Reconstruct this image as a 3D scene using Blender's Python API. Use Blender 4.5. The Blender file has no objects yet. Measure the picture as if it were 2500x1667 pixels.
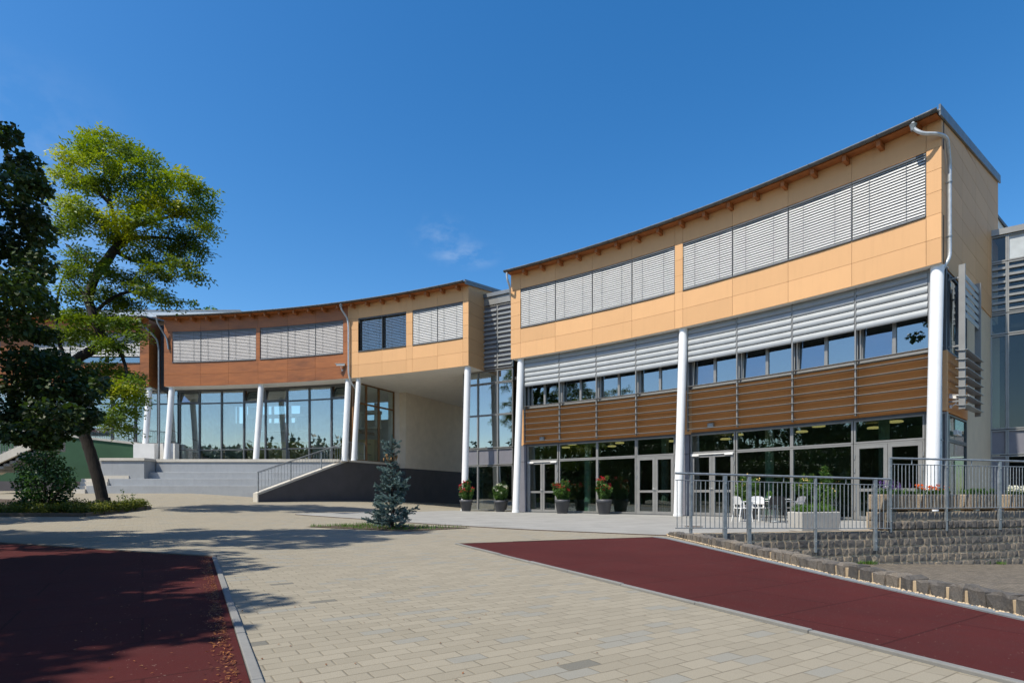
import bpy, math, random
import numpy as np
from mathutils import Vector

# ------------------------------------------------------------------ camera, sky, sun, exposure
sc = bpy.context.scene
EYE = 0.85
FPX, CX, HY = 1389.0, 1250.0, 1210.0        # focal length and horizon of the photograph, in its own pixels
cd = bpy.data.cameras.new('camera')
cd.sensor_width = 36.0
cd.lens = 36.0 * FPX / 2500.0
cd.shift_y = (HY - 833.5) / 2500.0
cd.clip_start = 0.05
cd.clip_end = 3000
cam = bpy.data.objects.new('camera', cd)
sc.collection.objects.link(cam)
cam.location = (0, 0, EYE)
cam.rotation_euler = (math.radians(90), 0, 0)
sc.camera = cam

SUN_EL = math.radians(56)
SUN_TO = Vector((-0.812, -0.584, 0)).normalized()       # horizontal direction towards the sun
world = bpy.data.worlds.new('World')
sc.world = world
world.use_nodes = True
wn = world.node_tree.nodes; wl = world.node_tree.links
wn.clear()
wout = wn.new('ShaderNodeOutputWorld'); wbg = wn.new('ShaderNodeBackground')
sky = wn.new('ShaderNodeTexSky'); sky.sky_type = 'NISHITA'; sky.sun_disc = False
sky.sun_elevation = SUN_EL
sky.sun_rotation = math.atan2(SUN_TO.x, SUN_TO.y) % (2 * math.pi)
sky.air_density = 1.0; sky.dust_density = 0.7; sky.ozone_density = 1.0; sky.altitude = 100
wbg.inputs['Strength'].default_value = 0.099
whs = wn.new('ShaderNodeHueSaturation'); whs.inputs['Saturation'].default_value = 1.42
whs.inputs['Value'].default_value = 1.50; whs.inputs['Hue'].default_value = .501
wl.new(sky.outputs[0], whs.inputs['Color'])
# small wisps of cloud, placed by direction in the sky dome
wgeo = wn.new('ShaderNodeTexCoord')
def cloud_mask(direction, radius, scale, stretch, lo, hi, seed):
    dv = Vector(direction).normalized()
    sub = wn.new('ShaderNodeVectorMath'); sub.operation = 'SUBTRACT'; sub.inputs[1].default_value = dv
    wl.new(wgeo.outputs['Generated'], sub.inputs[0])
    sc_ = wn.new('ShaderNodeVectorMath'); sc_.operation = 'MULTIPLY'; sc_.inputs[1].default_value = stretch
    wl.new(sub.outputs[0], sc_.inputs[0])
    ln = wn.new('ShaderNodeVectorMath'); ln.operation = 'LENGTH'; wl.new(sc_.outputs[0], ln.inputs[0])
    fall = wn.new('ShaderNodeMapRange'); fall.inputs[1].default_value = radius; fall.inputs[2].default_value = radius * .1
    fall.inputs[3].default_value = 0; fall.inputs[4].default_value = 1; fall.interpolation_type = 'SMOOTHSTEP'
    wl.new(ln.outputs['Value'], fall.inputs[0])
    ad = wn.new('ShaderNodeVectorMath'); ad.operation = 'ADD'; ad.inputs[1].default_value = (seed, seed * .3, 0)
    wl.new(sc_.outputs[0], ad.inputs[0])
    nz = wn.new('ShaderNodeTexNoise'); nz.inputs['Scale'].default_value = scale; nz.inputs['Detail'].default_value = 6
    nz.inputs['Roughness'].default_value = .6
    wl.new(ad.outputs[0], nz.inputs['Vector'])
    mr = wn.new('ShaderNodeMapRange'); mr.inputs[1].default_value = lo; mr.inputs[2].default_value = hi
    wl.new(nz.outputs[0], mr.inputs[0])
    mu = wn.new('ShaderNodeMath'); mu.operation = 'MULTIPLY'
    wl.new(fall.outputs[0], mu.inputs[0]); wl.new(mr.outputs[0], mu.inputs[1])
    return mu.outputs[0]
def sky_dir(x, y): return ((x - CX) / FPX, 1.0, (HY - y) / FPX)
def wmix(fac, a, col, amount):
    m = wn.new('ShaderNodeMixRGB'); m.inputs[2].default_value = (*col, 1)
    k = wn.new('ShaderNodeMath'); k.operation = 'MULTIPLY'; k.inputs[1].default_value = amount
    wl.new(fac, k.inputs[0]); wl.new(k.outputs[0], m.inputs[0]); wl.new(a, m.inputs[1])
    return m.outputs[0]
CLOUD = (7.5, 8.0, 8.6)
colr = whs.outputs[0]
colr = wmix(cloud_mask(sky_dir(1078, 575), .05, 34, (.8, 1, 1.3), .44, .78, 3.1), colr, CLOUD, .15)
colr = wmix(cloud_mask(sky_dir(1135, 622), .055, 30, (.75, 1, 2.0), .36, .76, 7.7), colr, CLOUD, .26)
colr = wmix(cloud_mask(sky_dir(60, 370), .16, 9, (1, 1, 1.2), .40, .80, 1.4), colr, CLOUD, .16)
colr = wmix(cloud_mask(sky_dir(120, 590), .16, 9, (1, 1, 1.4), .35, .75, 5.4), colr, CLOUD, .25)
colr = wmix(cloud_mask((-.80, -.42, .30), .30, 5, (1, 1, 1.3), .38, .75, 2.2), colr, CLOUD, .55)
wl.new(colr, wbg.inputs['Color'])
wl.new(wbg.outputs[0], wout.inputs['Surface'])

sd = bpy.data.lights.new('sun', 'SUN'); sd.energy = 4.8; sd.angle = math.radians(0.55); sd.color = (1.0, .945, .83)
sun = bpy.data.objects.new('sun', sd); sc.collection.objects.link(sun)
travel = Vector((-SUN_TO.x * math.cos(SUN_EL), -SUN_TO.y * math.cos(SUN_EL), -math.sin(SUN_EL)))
sun.rotation_euler = travel.to_track_quat('-Z', 'Y').to_euler()
sun.location = (-30, -20, 40)

vs = sc.view_settings
vs.view_transform = 'Standard'; vs.look = 'None'; vs.gamma = 1.0; vs.exposure = 0.3; vs.use_curve_mapping = False

# ------------------------------------------------------------------ helpers
rnd = random.Random(11)
nrng = np.random.default_rng(5)
WLOC = {}

def lin(h):
    h = h.lstrip('#'); out = []
    for i in (0, 2, 4):
        c = int(h[i:i + 2], 16) / 255
        out.append(c / 12.92 if c <= .04045 else ((c + .055) / 1.055) ** 2.4)
    return tuple(out)

class NT:
    """short-hand for building a material's node tree"""
    def __init__(s, name):
        s.m = bpy.data.materials.new(name); s.m.use_nodes = True
        s.n = s.m.node_tree.nodes; s.l = s.m.node_tree.links
        s.b = s.n['Principled BSDF']; s.out = s.n['Material Output']
        s.pos = None
    def node(s, t, **kw):
        x = s.n.new(t)
        for k, v in kw.items(): setattr(x, k, v)
        return x
    def P(s):
        if s.pos is None: s.pos = s.node('ShaderNodeNewGeometry').outputs['Position']
        return s.pos
    def math(s, op, a, b=None, c=None):
        x = s.node('ShaderNodeMath', operation=op)
        for i, v in enumerate((a, b, c)):
            if v is None: continue
            if isinstance(v, (int, float)): x.inputs[i].default_value = v
            else: s.l.new(v, x.inputs[i])
        return x.outputs[0]
    def vscale(s, vec, k):
        x = s.node('ShaderNodeVectorMath', operation='MULTIPLY'); s.l.new(vec, x.inputs[0]); x.inputs[1].default_value = k
        return x.outputs[0]
    def noise(s, scale, vec=None, detail=4, rough=.55):
        x = s.node('ShaderNodeTexNoise'); x.inputs['Scale'].default_value = scale; x.inputs['Detail'].default_value = detail
        x.inputs['Roughness'].default_value = rough
        s.l.new(vec or s.P(), x.inputs['Vector']); return x.outputs[0]
    def ramp(s, fac, stops):
        x = s.node('ShaderNodeValToRGB'); s.l.new(fac, x.inputs[0]); e = x.color_ramp.elements
        while len(e) < len(stops): e.new(.5)
        for el, (p, c) in zip(e, stops): el.position = p; el.color = (*c, 1)
        return x.outputs[0]
    def mix(s, fac, a, b, mode='MIX'):
        x = s.node('ShaderNodeMixRGB', blend_type=mode)
        for i, v in enumerate((fac, a, b)):
            if isinstance(v, (int, float)): x.inputs[i].default_value = v
            elif isinstance(v, tuple): x.inputs[i].default_value = (*v, 1)
            else: s.l.new(v, x.inputs[i])
        return x.outputs[0]
    def maprange(s, v, a, b, c, d):
        x = s.node('ShaderNodeMapRange'); s.l.new(v, x.inputs[0])
        for i, q in enumerate((a, b, c, d)): x.inputs[i + 1].default_value = q
        return x.outputs[0]
    def bump(s, h, strength=.3, dist=.01):
        x = s.node('ShaderNodeBump'); x.inputs['Strength'].default_value = strength; x.inputs['Distance'].default_value = dist
        s.l.new(h, x.inputs['Height']); s.l.new(x.outputs[0], s.b.inputs['Normal'])
    def base(s, c):
        if isinstance(c, tuple): s.b.inputs['Base Color'].default_value = (*c, 1)
        else: s.l.new(c, s.b.inputs['Base Color'])
    def rough(s, r): s.b.inputs['Roughness'].default_value = r
    def tone(s):
        x = s.node('ShaderNodeAttribute', attribute_name='tone'); return x.outputs['Fac']

def plain(name, col, rough=.6, metal=0., var=.12, vs_=3., fine=.06, fs=60., bump=0., bdist=.004, spec=None):
    t = NT(name)
    k = t.noise(vs_)
    c = t.mix(t.maprange(k, .3, .7, 0, 1), tuple(x * (1 - var) for x in col), tuple(min(1, x * (1 + var)) for x in col))
    k2 = t.noise(fs, detail=2)
    c = t.mix(t.maprange(k2, .35, .65, 0, fine), c, tuple(x * .45 for x in col))
    t.base(c); t.rough(rough); t.b.inputs['Metallic'].default_value = metal
    if spec is not None: t.b.inputs['Specular IOR Level'].default_value = spec
    if bump: t.bump(k2, bump, bdist)
    return t.m

def glass(name, tint, refl, rough=0.0):
    t = NT(name); t.n.remove(t.b)
    tr = t.node('ShaderNodeBsdfTransparent'); tr.inputs[0].default_value = (*tint, 1)
    gl = t.node('ShaderNodeBsdfGlossy'); gl.inputs[0].default_value = (.95, .98, 1, 1); gl.inputs['Roughness'].default_value = rough
    lw = t.node('ShaderNodeLayerWeight'); lw.inputs[0].default_value = .5
    p = t.math('POWER', lw.outputs['Facing'], 4.0)
    fac = t.math('MINIMUM', t.math('MULTIPLY_ADD', p, .75, refl), 1.0)
    # panes are never quite flat
    nz = t.noise(.55, detail=1)
    bp = t.node('ShaderNodeBump'); bp.inputs['Strength'].default_value = .11; bp.inputs['Distance'].default_value = .05
    t.l.new(nz, bp.inputs['Height']); t.l.new(bp.outputs[0], gl.inputs['Normal'])
    mx = t.node('ShaderNodeMixShader'); t.l.new(fac, mx.inputs[0]); t.l.new(tr.outputs[0], mx.inputs[1]); t.l.new(gl.outputs[0], mx.inputs[2])
    t.l.new(mx.outputs[0], t.out.inputs[0])
    return t.m

def leafmat(name, dark, light, trans, amount=.45, rough=.5, mid=None):
    t = NT(name)
    tn = t.tone()
    c = t.ramp(tn, [(0, dark), (.55, mid), (1, light)] if mid else [(0, dark), (1, light)])
    t.base(c); t.rough(rough); t.b.inputs['Specular IOR Level'].default_value = .35
    tl = t.node('ShaderNodeBsdfTranslucent')
    t.l.new(t.mix(.35, t.mix(1.0, c, (1.9, 2.0, 1.0), 'MULTIPLY'), trans), tl.inputs[0])
    mx = t.node('ShaderNodeMixShader'); mx.inputs[0].default_value = amount
    t.l.new(t.b.outputs[0], mx.inputs[1]); t.l.new(tl.outputs[0], mx.inputs[2]); t.l.new(mx.outputs[0], t.out.inputs[0])
    return t.m

class MB:
    """collects boxes, bars, tubes and cards and links them as ONE mesh object"""
    def __init__(s): s.v = []; s.f = []; s.sm = []; s.t = []
    def add(s, vs, fs, smooth=False, tone=.5):
        o = len(s.v); s.v.extend([tuple(q) for q in vs])
        for f in fs: s.f.append(tuple(i + o for i in f)); s.sm.append(smooth); s.t.append(tone)
    def box(s, c0, c1, tone=.5):
        x0, y0, z0 = c0; x1, y1, z1 = c1
        s.hexa([(x0, y0, z0), (x1, y0, z0), (x1, y1, z0), (x0, y1, z0), (x0, y0, z1), (x1, y0, z1), (x1, y1, z1), (x0, y1, z1)], tone)
    def hexa(s, p, tone=.5):
        s.add(p, [(0, 3, 2, 1), (4, 5, 6, 7), (0, 1, 5, 4), (1, 2, 6, 5), (2, 3, 7, 6), (3, 0, 4, 7)], False, tone)
    def bar(s, a, b, w, h, up=(0, 0, 1), tone=.5):
        a = Vector(a); b = Vector(b); d = (b - a).normalized(); u = Vector(up)
        sd_ = d.cross(u)
        if sd_.length < 1e-5: sd_ = d.cross(Vector((0, 1, 0)))
        sd_.normalize(); u = sd_.cross(d).normalized()
        q = []
        for p in (a, b):
            for i, j in ((-1, -1), (1, -1), (1, 1), (-1, 1)): q.append(p + sd_ * (i * w / 2) + u * (j * h / 2))
        s.add(q, [(0, 3, 2, 1), (4, 5, 6, 7), (0, 1, 5, 4), (1, 2, 6, 5), (2, 3, 7, 6), (3, 0, 4, 7)], False, tone)
    def tube(s, pts, r, n=8, cap=True, tone=.5, half=False):
        pts = [Vector(p) for p in pts]; m = len(pts)
        rr = r if isinstance(r, (list, tuple)) else [r] * m
        ref = None; rings = []
        for i, p in enumerate(pts):
            d = (pts[min(i + 1, m - 1)] - pts[max(i - 1, 0)]).normalized()
            if ref is None:
                ref = Vector((0, 0, 1)) if abs(d.z) < .9 else Vector((0, 1, 0))
            x = (ref - d * ref.dot(d)).normalized(); y = d.cross(x); ref = x
            rings.append([p + x * (rr[i] * math.cos(2 * math.pi * k / n)) + y * (rr[i] * math.sin(2 * math.pi * k / n)) for k in range(n)])
        vs = [q for ring in rings for q in ring]; fs = []
        for i in range(m - 1):
            for k in range(n):
                k2 = (k + 1) % n
                fs.append((i * n + k, i * n + k2, (i + 1) * n + k2, (i + 1) * n + k))
        s.add(vs, fs, True, tone)
        if cap:
            s.add(rings[0], [tuple(reversed(range(n)))], False, tone); s.add(rings[-1], [tuple(range(n))], False, tone)
    def lathe(s, prof, c=(0, 0, 0), n=20, tone=.5):
        vs = []; fs = []
        for r, z in prof:
            for k in range(n):
                a = 2 * math.pi * k / n; vs.append((c[0] + r * math.cos(a), c[1] + r * math.sin(a), c[2] + z))
        for i in range(len(prof) - 1):
            for k in range(n):
                k2 = (k + 1) % n; fs.append((i * n + k, i * n + k2, (i + 1) * n + k2, (i + 1) * n + k))
        s.add(vs, fs, True, tone)
        s.add(vs[:n], [tuple(reversed(range(n)))], False, tone); s.add(vs[-n:], [tuple(range(n))], False, tone)
    def build(s, name, mat, parent=None, bevel=0):
        w = WLOC.get(parent.name, Vector((0, 0, 0))) if parent else Vector((0, 0, 0))
        me = bpy.data.meshes.new(name)
        vs = [(x - w.x, y - w.y, z - w.z) for x, y, z in s.v]
        me.from_pydata(vs, [], s.f)
        me.polygons.foreach_set('use_smooth', s.sm)
        at = me.attributes.new('tone', 'FLOAT', 'FACE'); at.data.foreach_set('value', s.t)
        me.materials.append(mat); me.update()
        o = bpy.data.objects.new(name, me); sc.collection.objects.link(o)
        if parent: o.parent = parent
        WLOC[o.name] = w
        if bevel:
            b = o.modifiers.new('bevel', 'BEVEL'); b.width = bevel; b.segments = 2; b.limit_method = 'ANGLE'
        return o

def cards(name, P, U, V, tone, mat, parent=None, bend=0.0):
    """n diamond-shaped leaf faces: P centres, U half-length vectors, V half-width vectors"""
    n = len(P)
    w = WLOC.get(parent.name, Vector((0, 0, 0))) if parent else Vector((0, 0, 0))
    P = P - np.array(w)
    vs = np.empty((n, 4, 3), np.float32)
    vs[:, 0] = P - U; vs[:, 1] = P + V - U * .1; vs[:, 2] = P + U; vs[:, 3] = P - V - U * .1
    me = bpy.data.meshes.new(name)
    me.vertices.add(n * 4); me.vertices.foreach_set('co', vs.ravel())
    me.loops.add(n * 4); me.loops.foreach_set('vertex_index', np.arange(n * 4, dtype=np.int32))
    me.polygons.add(n); me.polygons.foreach_set('loop_start', np.arange(0, n * 4, 4, dtype=np.int32))
    at = me.attributes.new('tone', 'FLOAT', 'FACE'); at.data.foreach_set('value', np.clip(tone, 0, 1).astype(np.float32))
    me.materials.append(mat); me.update(calc_edges=True); me.validate()
    o = bpy.data.objects.new(name, me); sc.collection.objects.link(o)
    if parent: o.parent = parent
    WLOC[o.name] = w
    return o

def unit(a): return a / np.maximum(np.linalg.norm(a, axis=1, keepdims=True), 1e-9)
def rand_frames(n, base=None, spread=1.0):
    d = nrng.normal(size=(n, 3))
    if base is not None: d = np.asarray(base) + d * spread
    U = unit(d); V = unit(np.cross(U, nrng.normal(size=(n, 3))))
    return U, V

def tag(o, label=None, cat=None, group=None, kind=None):
    if label: o['label'] = label
    if cat: o['category'] = cat
    if group: o['group'] = group
    if kind: o['kind'] = kind
    return o
def empty(name, loc=(0, 0, 0), label=None, cat=None, group=None):
    o = bpy.data.objects.new(name, None); sc.collection.objects.link(o); o.location = loc
    o.empty_display_size = .3; WLOC[o.name] = Vector(loc)
    return tag(o, label, cat, group)
def copy_tree(o, parent=None):
    c = o.copy(); sc.collection.objects.link(c)
    if parent: c.parent = parent
    for ch in [q for q in list(o.children)]: copy_tree(ch, c)
    return c

# ------------------------------------------------------------------ plan of the place
# the facades stand on one arc, hollow towards the yard; s runs from the right corner leftwards, d towards the yard
CC = Vector((-25.456, -10.849)); RR = 47.427; TH0 = math.atan2(17.178 + 10.849, 12.949 + 25.456)
def AF(s, d, z):
    th = TH0 + s / RR; r = RR - d
    return Vector((CC.x + r * math.cos(th), CC.y + r * math.sin(th), z))
def sx(x, d=0.0):
    """arc position s seen at column x of the photograph"""
    k = (x - CX) / FPX; r = RR - d; a = k * k + 1; b = -2 * (k * CC.x + CC.y); c = CC.length_squared - r * r
    t = (-b + math.sqrt(b * b - 4 * a * c)) / (2 * a)
    return RR * (math.atan2(t - CC.y, k * t - CC.x) - TH0)
def zat(y, p): return EYE + (HY - y) * p.y / FPX
def ss(a, b, x): t = min(1, max(0, (x - a) / (b - a))); return t * t * (3 - 2 * t)
def g(x, y):
    """height of the paved yard: flat in front, rising to the back left"""
    w = min(1., max(0., (-x - 2.0) / 16.0))
    return .055 * max(0., y - 14.) * w
def gp(px, py):
    k = (px - CX) / FPX; m = (HY - py) / FPX
    lo, hi = .5, 60.
    fn = lambda Z: EYE + m * Z - g(k * Z, Z)
    Z = lo
    while Z < hi and fn(Z) > 0: Z += .05
    return Vector((k * Z, Z, g(k * Z, Z)))
def px_at(x, y, Z): return Vector(((x - CX) / FPX * Z, Z, EYE + (HY - y) / FPX * Z))
def arcbox(mb, s0, s1, d0, d1, z0, z1, n=1, tone=.5):
    vs = []; fs = []
    for i in range(n + 1):
        s = s0 + (s1 - s0) * i / n
        vs += [AF(s, d0, z0), AF(s, d1, z0), AF(s, d1, z1), AF(s, d0, z1)]
    for i in range(n):
        a = 4 * i; b = a + 4
        fs += [(a, b, b + 1, a + 1), (a + 1, b + 1, b + 2, a + 2), (a + 2, b + 2, b + 3, a + 3), (a + 3, b + 3, b, a)]
    fs += [(0, 1, 2, 3), (4 * n + 3, 4 * n + 2, 4 * n + 1, 4 * n)]
    mb.add(vs, fs, False, tone)
def frame_arc(mb, s0, s1, z0, z1, d0, d1, w):
    arcbox(mb, s0, s1, d0, d1, z0, z0 + w); arcbox(mb, s0, s1, d0, d1, z1 - w, z1)
    arcbox(mb, s0, s0 + w, d0, d1, z0 + w, z1 - w); arcbox(mb, s1 - w, s1, d0, d1, z0 + w, z1 - w)
class Lin:
    """straight wall frame: along e from c, outwards o, up z"""
    def __init__(s, c, e, out): s.c = Vector(c).to_2d(); s.e = Vector(e).normalized(); s.m = Vector(out).normalized()
    def __call__(s, t, o, z): q = s.c + s.e * t + s.m * o; return Vector((q.x, q.y, z))
    def box(s, mb, t0, t1, o0, o1, z0, z1, tone=.5):
        mb.hexa([s(t0, o0, z0), s(t1, o0, z0), s(t1, o1, z0), s(t0, o1, z0), s(t0, o0, z1), s(t1, o0, z1), s(t1, o1, z1), s(t0, o1, z1)], tone)
    def frame(s, mb, t0, t1, z0, z1, o0, o1, w):
        s.box(mb, t0, t1, o0, o1, z0, z0 + w); s.box(mb, t0, t1, o0, o1, z1 - w, z1)
        s.box(mb, t0, t0 + w, o0, o1, z0 + w, z1 - w); s.box(mb, t1 - w, t1, o0, o1, z0 + w, z1 - w)

# ------------------------------------------------------------------ materials
def panelmat(name, col):
    t = NT(name); tn = t.tone()
    c = t.mix(t.maprange(tn, 0, 1, 0, 1), tuple(x * .93 for x in col), tuple(x * 1.06 for x in col))
    k = t.noise(1.3, detail=5)
    c = t.mix(t.maprange(k, .4, .75, 0, .14), c, tuple(x * .72 for x in col))
    st = t.noise(2.2, t.vscale(t.P(), (3.5, 3.5, .22)), 4, .6)
    c = t.mix(t.maprange(st, .52, .78, 0, .16), c, tuple(x * .62 for x in col))
    k2 = t.noise(90, detail=2)
    c = t.mix(t.maprange(k2, .4, .7, 0, .10), c, tuple(x * .6 for x in col))
    t.base(c); t.rough(.62); t.b.inputs['Specular IOR Level'].default_value = .3; t.bump(k2, .08, .002)
    return t.m
def woodpanel(name, a, b):
    t = NT(name); tn = t.tone()
    v = t.vscale(t.P(), (1.2, 1.2, 26.0))
    n1 = t.noise(1.0, v, 6, .65); n2 = t.noise(.9, t.vscale(t.P(), (1, 1, 3.0)), 3)
    c = t.mix(t.maprange(n1, .3, .72, 0, 1), a, b)
    c = t.mix(t.maprange(n2, .45, .72, 0, .45), c, tuple(x * .45 for x in a))
    c = t.mix(t.maprange(tn, 0, 1, 0, .35), c, tuple(x * 1.25 for x in b))
    t.base(c); t.rough(.5); t.bump(n1, .1, .002)
    return t.m
def paver(name, ang, L, Wd, c1, c2, odd, joint, jw=.0035):
    t = NT(name)
    mp = t.node('ShaderNodeMapping'); mp.inputs['Rotation'].default_value = (0, 0, -ang)
    t.l.new(t.P(), mp.inputs['Vector'])
    # courses wander a little
    wv = t.node('ShaderNodeTexNoise'); wv.inputs['Scale'].default_value = .8; wv.inputs['Detail'].default_value = 2
    t.l.new(t.P(), wv.inputs['Vector'])
    sp = t.node('ShaderNodeSeparateXYZ'); t.l.new(mp.outputs[0], sp.inputs[0])
    wob = t.maprange(wv.outputs[0], .3, .7, -.012, .012)
    v = t.math('DIVIDE', t.math('ADD', sp.outputs[1], wob), Wd)
    row = t.math('FLOOR', v)
    rj = t.node('ShaderNodeTexWhiteNoise', noise_dimensions='1D'); t.l.new(row, rj.inputs['W'])
    off = t.math('MULTIPLY_ADD', rj.outputs[0], .10, t.math('MULTIPLY', row, .5))
    u = t.math('ADD', t.math('DIVIDE', sp.outputs[0], L), off)
    cell = t.math('FLOOR', u)
    fu = t.math('SUBTRACT', u, cell); fv = t.math('SUBTRACT', v, row)
    eu = t.math('MULTIPLY', t.math('MINIMUM', fu, t.math('SUBTRACT', 1, fu)), L)
    ev = t.math('MULTIPLY', t.math('MINIMUM', fv, t.math('SUBTRACT', 1, fv)), Wd)
    e = t.math('MINIMUM', eu, ev)
    cv = t.node('ShaderNodeCombineXYZ'); t.l.new(cell, cv.inputs[0]); t.l.new(row, cv.inputs[1])
    wnz = t.node('ShaderNodeTexWhiteNoise', noise_dimensions='2D'); t.l.new(cv.outputs[0], wnz.inputs['Vector'])
    r = wnz.outputs['Value']
    grain = t.noise(160, detail=3, rough=.7)
    big = t.noise(.35, detail=4)
    col = t.mix(r, c1, c2)
    col = t.mix(t.maprange(big, .35, .7, 0, .22), col, tuple(x * .80 for x in c1))
    isodd = t.math('GREATER_THAN', r, .90)
    col = t.mix(t.math('MULTIPLY', isodd, .65), col, odd)
    verydark = t.math('LESS_THAN', r, .004)
    col = t.mix(t.math('MULTIPLY', verydark, .8), col, tuple(x * .5 for x in odd))
    col = t.mix(t.maprange(grain, .35, .7, 0, .42), col, tuple(x * .55 for x in c1))
    gr2 = t.noise(420, detail=1)
    col = t.mix(t.maprange(gr2, .55, .75, 0, .35), col, tuple(min(1, x * 1.5) for x in c2))
    stain = t.noise(2.3, detail=6, rough=.7)
    col = t.mix(t.maprange(stain, .58, .8, 0, .3), col, tuple(x * .62 for x in c1))
    jm = t.maprange(e, jw * .5, jw * 1.6, 1, 0)
    jv = t.noise(6.0, detail=2)
    jcol = t.mix(t.maprange(jv, .4, .6, 0, 1), joint, tuple(x * 1.75 for x in joint))
    col = t.mix(t.math('MULTIPLY', jm, .74), col, jcol)
    t.base(col); t.rough(.9); t.b.inputs['Specular IOR Level'].default_value = .2
    hgt = t.math('ADD', t.math('MULTIPLY', t.maprange(e, 0, jw * 2.4, 0, 1), 1.0), t.math('MULTIPLY', grain, .35))
    hgt = t.math('ADD', hgt, t.math('MULTIPLY', r, .25))
    t.bump(hgt, .55, .004)
    return t.m
def rubber(name, col, ang):
    t = NT(name)
    gr = t.noise(300, detail=3, rough=.8); md = t.noise(3., detail=6, rough=.65); bg = t.noise(.7, detail=3)
    c = t.mix(t.maprange(gr, .35, .7, 0, 1), tuple(x * .72 for x in col), tuple(x * 1.3 for x in col))
    c = t.mix(t.maprange(md, .42, .72, 0, .55), c, (col[0] * .8, col[1] * 1.3, col[2] * 1.3))
    c = t.mix(t.maprange(bg, .38, .62, 0, .42), c, tuple(x * .6 for x in col))
    mp = t.node('ShaderNodeMapping'); mp.inputs['Rotation'].default_value = (0, 0, -ang); t.l.new(t.P(), mp.inputs['Vector'])
    br = t.node('ShaderNodeTexBrick'); br.offset = .5; br.inputs['Scale'].default_value = 1.0
    br.inputs['Brick Width'].default_value = 1.5; br.inputs['Row Height'].default_value = .78; br.inputs['Mortar Size'].default_value = .010
    br.inputs['Mortar Smooth'].default_value = .3
    t.l.new(mp.outputs[0], br.inputs['Vector'])
    c = t.mix(t.math('MULTIPLY', br.outputs['Fac'], .55), c, tuple(x * .35 for x in col))
    sp = t.noise(55, detail=1)
    c = t.mix(t.maprange(sp, .74, .8, 0, .5), c, (.30, .20, .16))
    t.base(c); t.rough(.95); t.b.inputs['Specular IOR Level'].default_value = .15; t.bump(gr, .5, .004)
    return t.m
def concretemat(name, col, streak=.2):
    t = NT(name)
    a = t.noise(1.1, detail=6, rough=.65); b = t.noise(40, detail=3); c_ = t.noise(7, t.vscale(t.P(), (1, 1, .25)), 4)
    c = t.mix(t.maprange(a, .35, .7, 0, 1), tuple(x * (1 - streak) for x in col), tuple(x * (1 + streak * .5) for x in col))
    c = t.mix(t.maprange(b, .4, .7, 0, .22), c, tuple(x * .6 for x in col))
    c = t.mix(t.maprange(c_, .5, .75, 0, .3), c, tuple(x * .72 for x in col))
    t.base(c); t.rough(.85); t.b.inputs['Specular IOR Level'].default_value = .25; t.bump(b, .25, .003)
    return t.m
def stonemat(name, stops):
    t = NT(name); tn = t.tone()
    c = t.ramp(tn, stops)
    a = t.noise(14, detail=5, rough=.7); b = t.noise(70, detail=3)
    c = t.mix(t.maprange(a, .42, .75, 0, .38), c, (.22, .18, .135))
    c = t.mix(t.maprange(b, .4, .7, 0, .35), c, (.03, .028, .026))
    t.base(c); t.rough(.85); t.bump(t.noise(24, detail=6, rough=.7), .75, .014)
    return t.m

BAND_SHADED = (.62, .265, .085)  # tan panel colour browned, painting in the shade of the sun blades
TAN = (.66, .375, .175)
m_tan = panelmat('tan_panel', TAN)
m_band = panelmat('band_shaded_panel', BAND_SHADED)
m_brown = woodpanel('brown_wood_panel', (.17, .052, .011), (.36, .118, .026))
m_back = plain('dark_backing', (.05, .035, .025), .9)
m_roof = plain('zinc_roof', (.20, .215, .23), .5, .5, .15)
m_zinc = plain('zinc_gutter', (.085, .09, .095), .55, .25, .25, 6)
m_galv = plain('galvanised_steel', (.27, .295, .31), .42, .4, .25, 9, .25, 30)
m_rafter = plain('rafter_timber', (.32, .105, .026), .65, 0, .2, 5)
m_white = plain('white_render', (.74, .72, .68), .7, 0, .05)
m_soffit = plain('soffit_render', (.78, .75, .70), .8, 0, .05)
m_beige = plain('beige_render', (.74, .65, .53), .85, 0, .06, 2, .1, 120, .1)
m_pier = plain('warm_render', (.56, .45, .31), .85, 0, .05, 2, .1, 120, .1)
m_plinth = plain('charcoal_render', (.085, .078, .082), .85, 0, .12, 1.5, .15, 90, .15)
m_colum = plain('white_column_paint', (.80, .80, .79), .45, 0, .03)
m_frame = plain('grey_aluminium', (.27, .265, .25), .45, .35, .08)
m_dframe = plain('dark_aluminium', (.10, .105, .11), .45, .3, .1)
m_wframe = plain('oiled_wood_frame', (.20, .10, .038), .55, 0, .2, 8)
m_spand = plain('grey_spandrel', (.185, .18, .20), .5, .1, .06)
m_pipe = plain('bright_zinc_pipe', (.48, .50, .51), .4, .35, .15, 8)
m_blade = plain('silver_blade', (.30, .315, .32), .45, .2, .06)
m_slat = plain('white_slat', (.46, .46, .455), .5, .1, .04)
m_slat2 = plain('silver_slat', (.31, .30, .30), .5, .2, .05)
m_slatd = plain('dark_slat', (.20, .21, .23), .45, .4, .05)
m_dark = plain('dark_interior', (.055, .055, .055), .9)
m_room = plain('cafe_interior', (.30, .32, .28), .9)
m_inwhite = plain('white_interior', (.68, .68, .66), .8)
m_infloor = plain('interior_floor', (.16, .15, .13), .5)
m_inyel = plain('yellow_interior', (.50, .36, .10), .7)
m_fascia = plain('pale_zinc_fascia', (.50, .53, .55), .45, .3, .12)
m_black = plain('black_plastic', (.018, .018, .02), .5)
m_pot = plain('charcoal_pot', (.060, .062, .068), .55, 0, .12)
m_chair = plain('white_plastic', (.76, .75, .72), .4, 0, .04)
m_chairg = plain('grey_plastic', (.22, .22, .23), .45, 0, .05)
m_glass = glass('facade_glass', (.40, .47, .46), .30)
m_glassd = glass('door_glass', (.46, .52, .50), .10)
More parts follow.
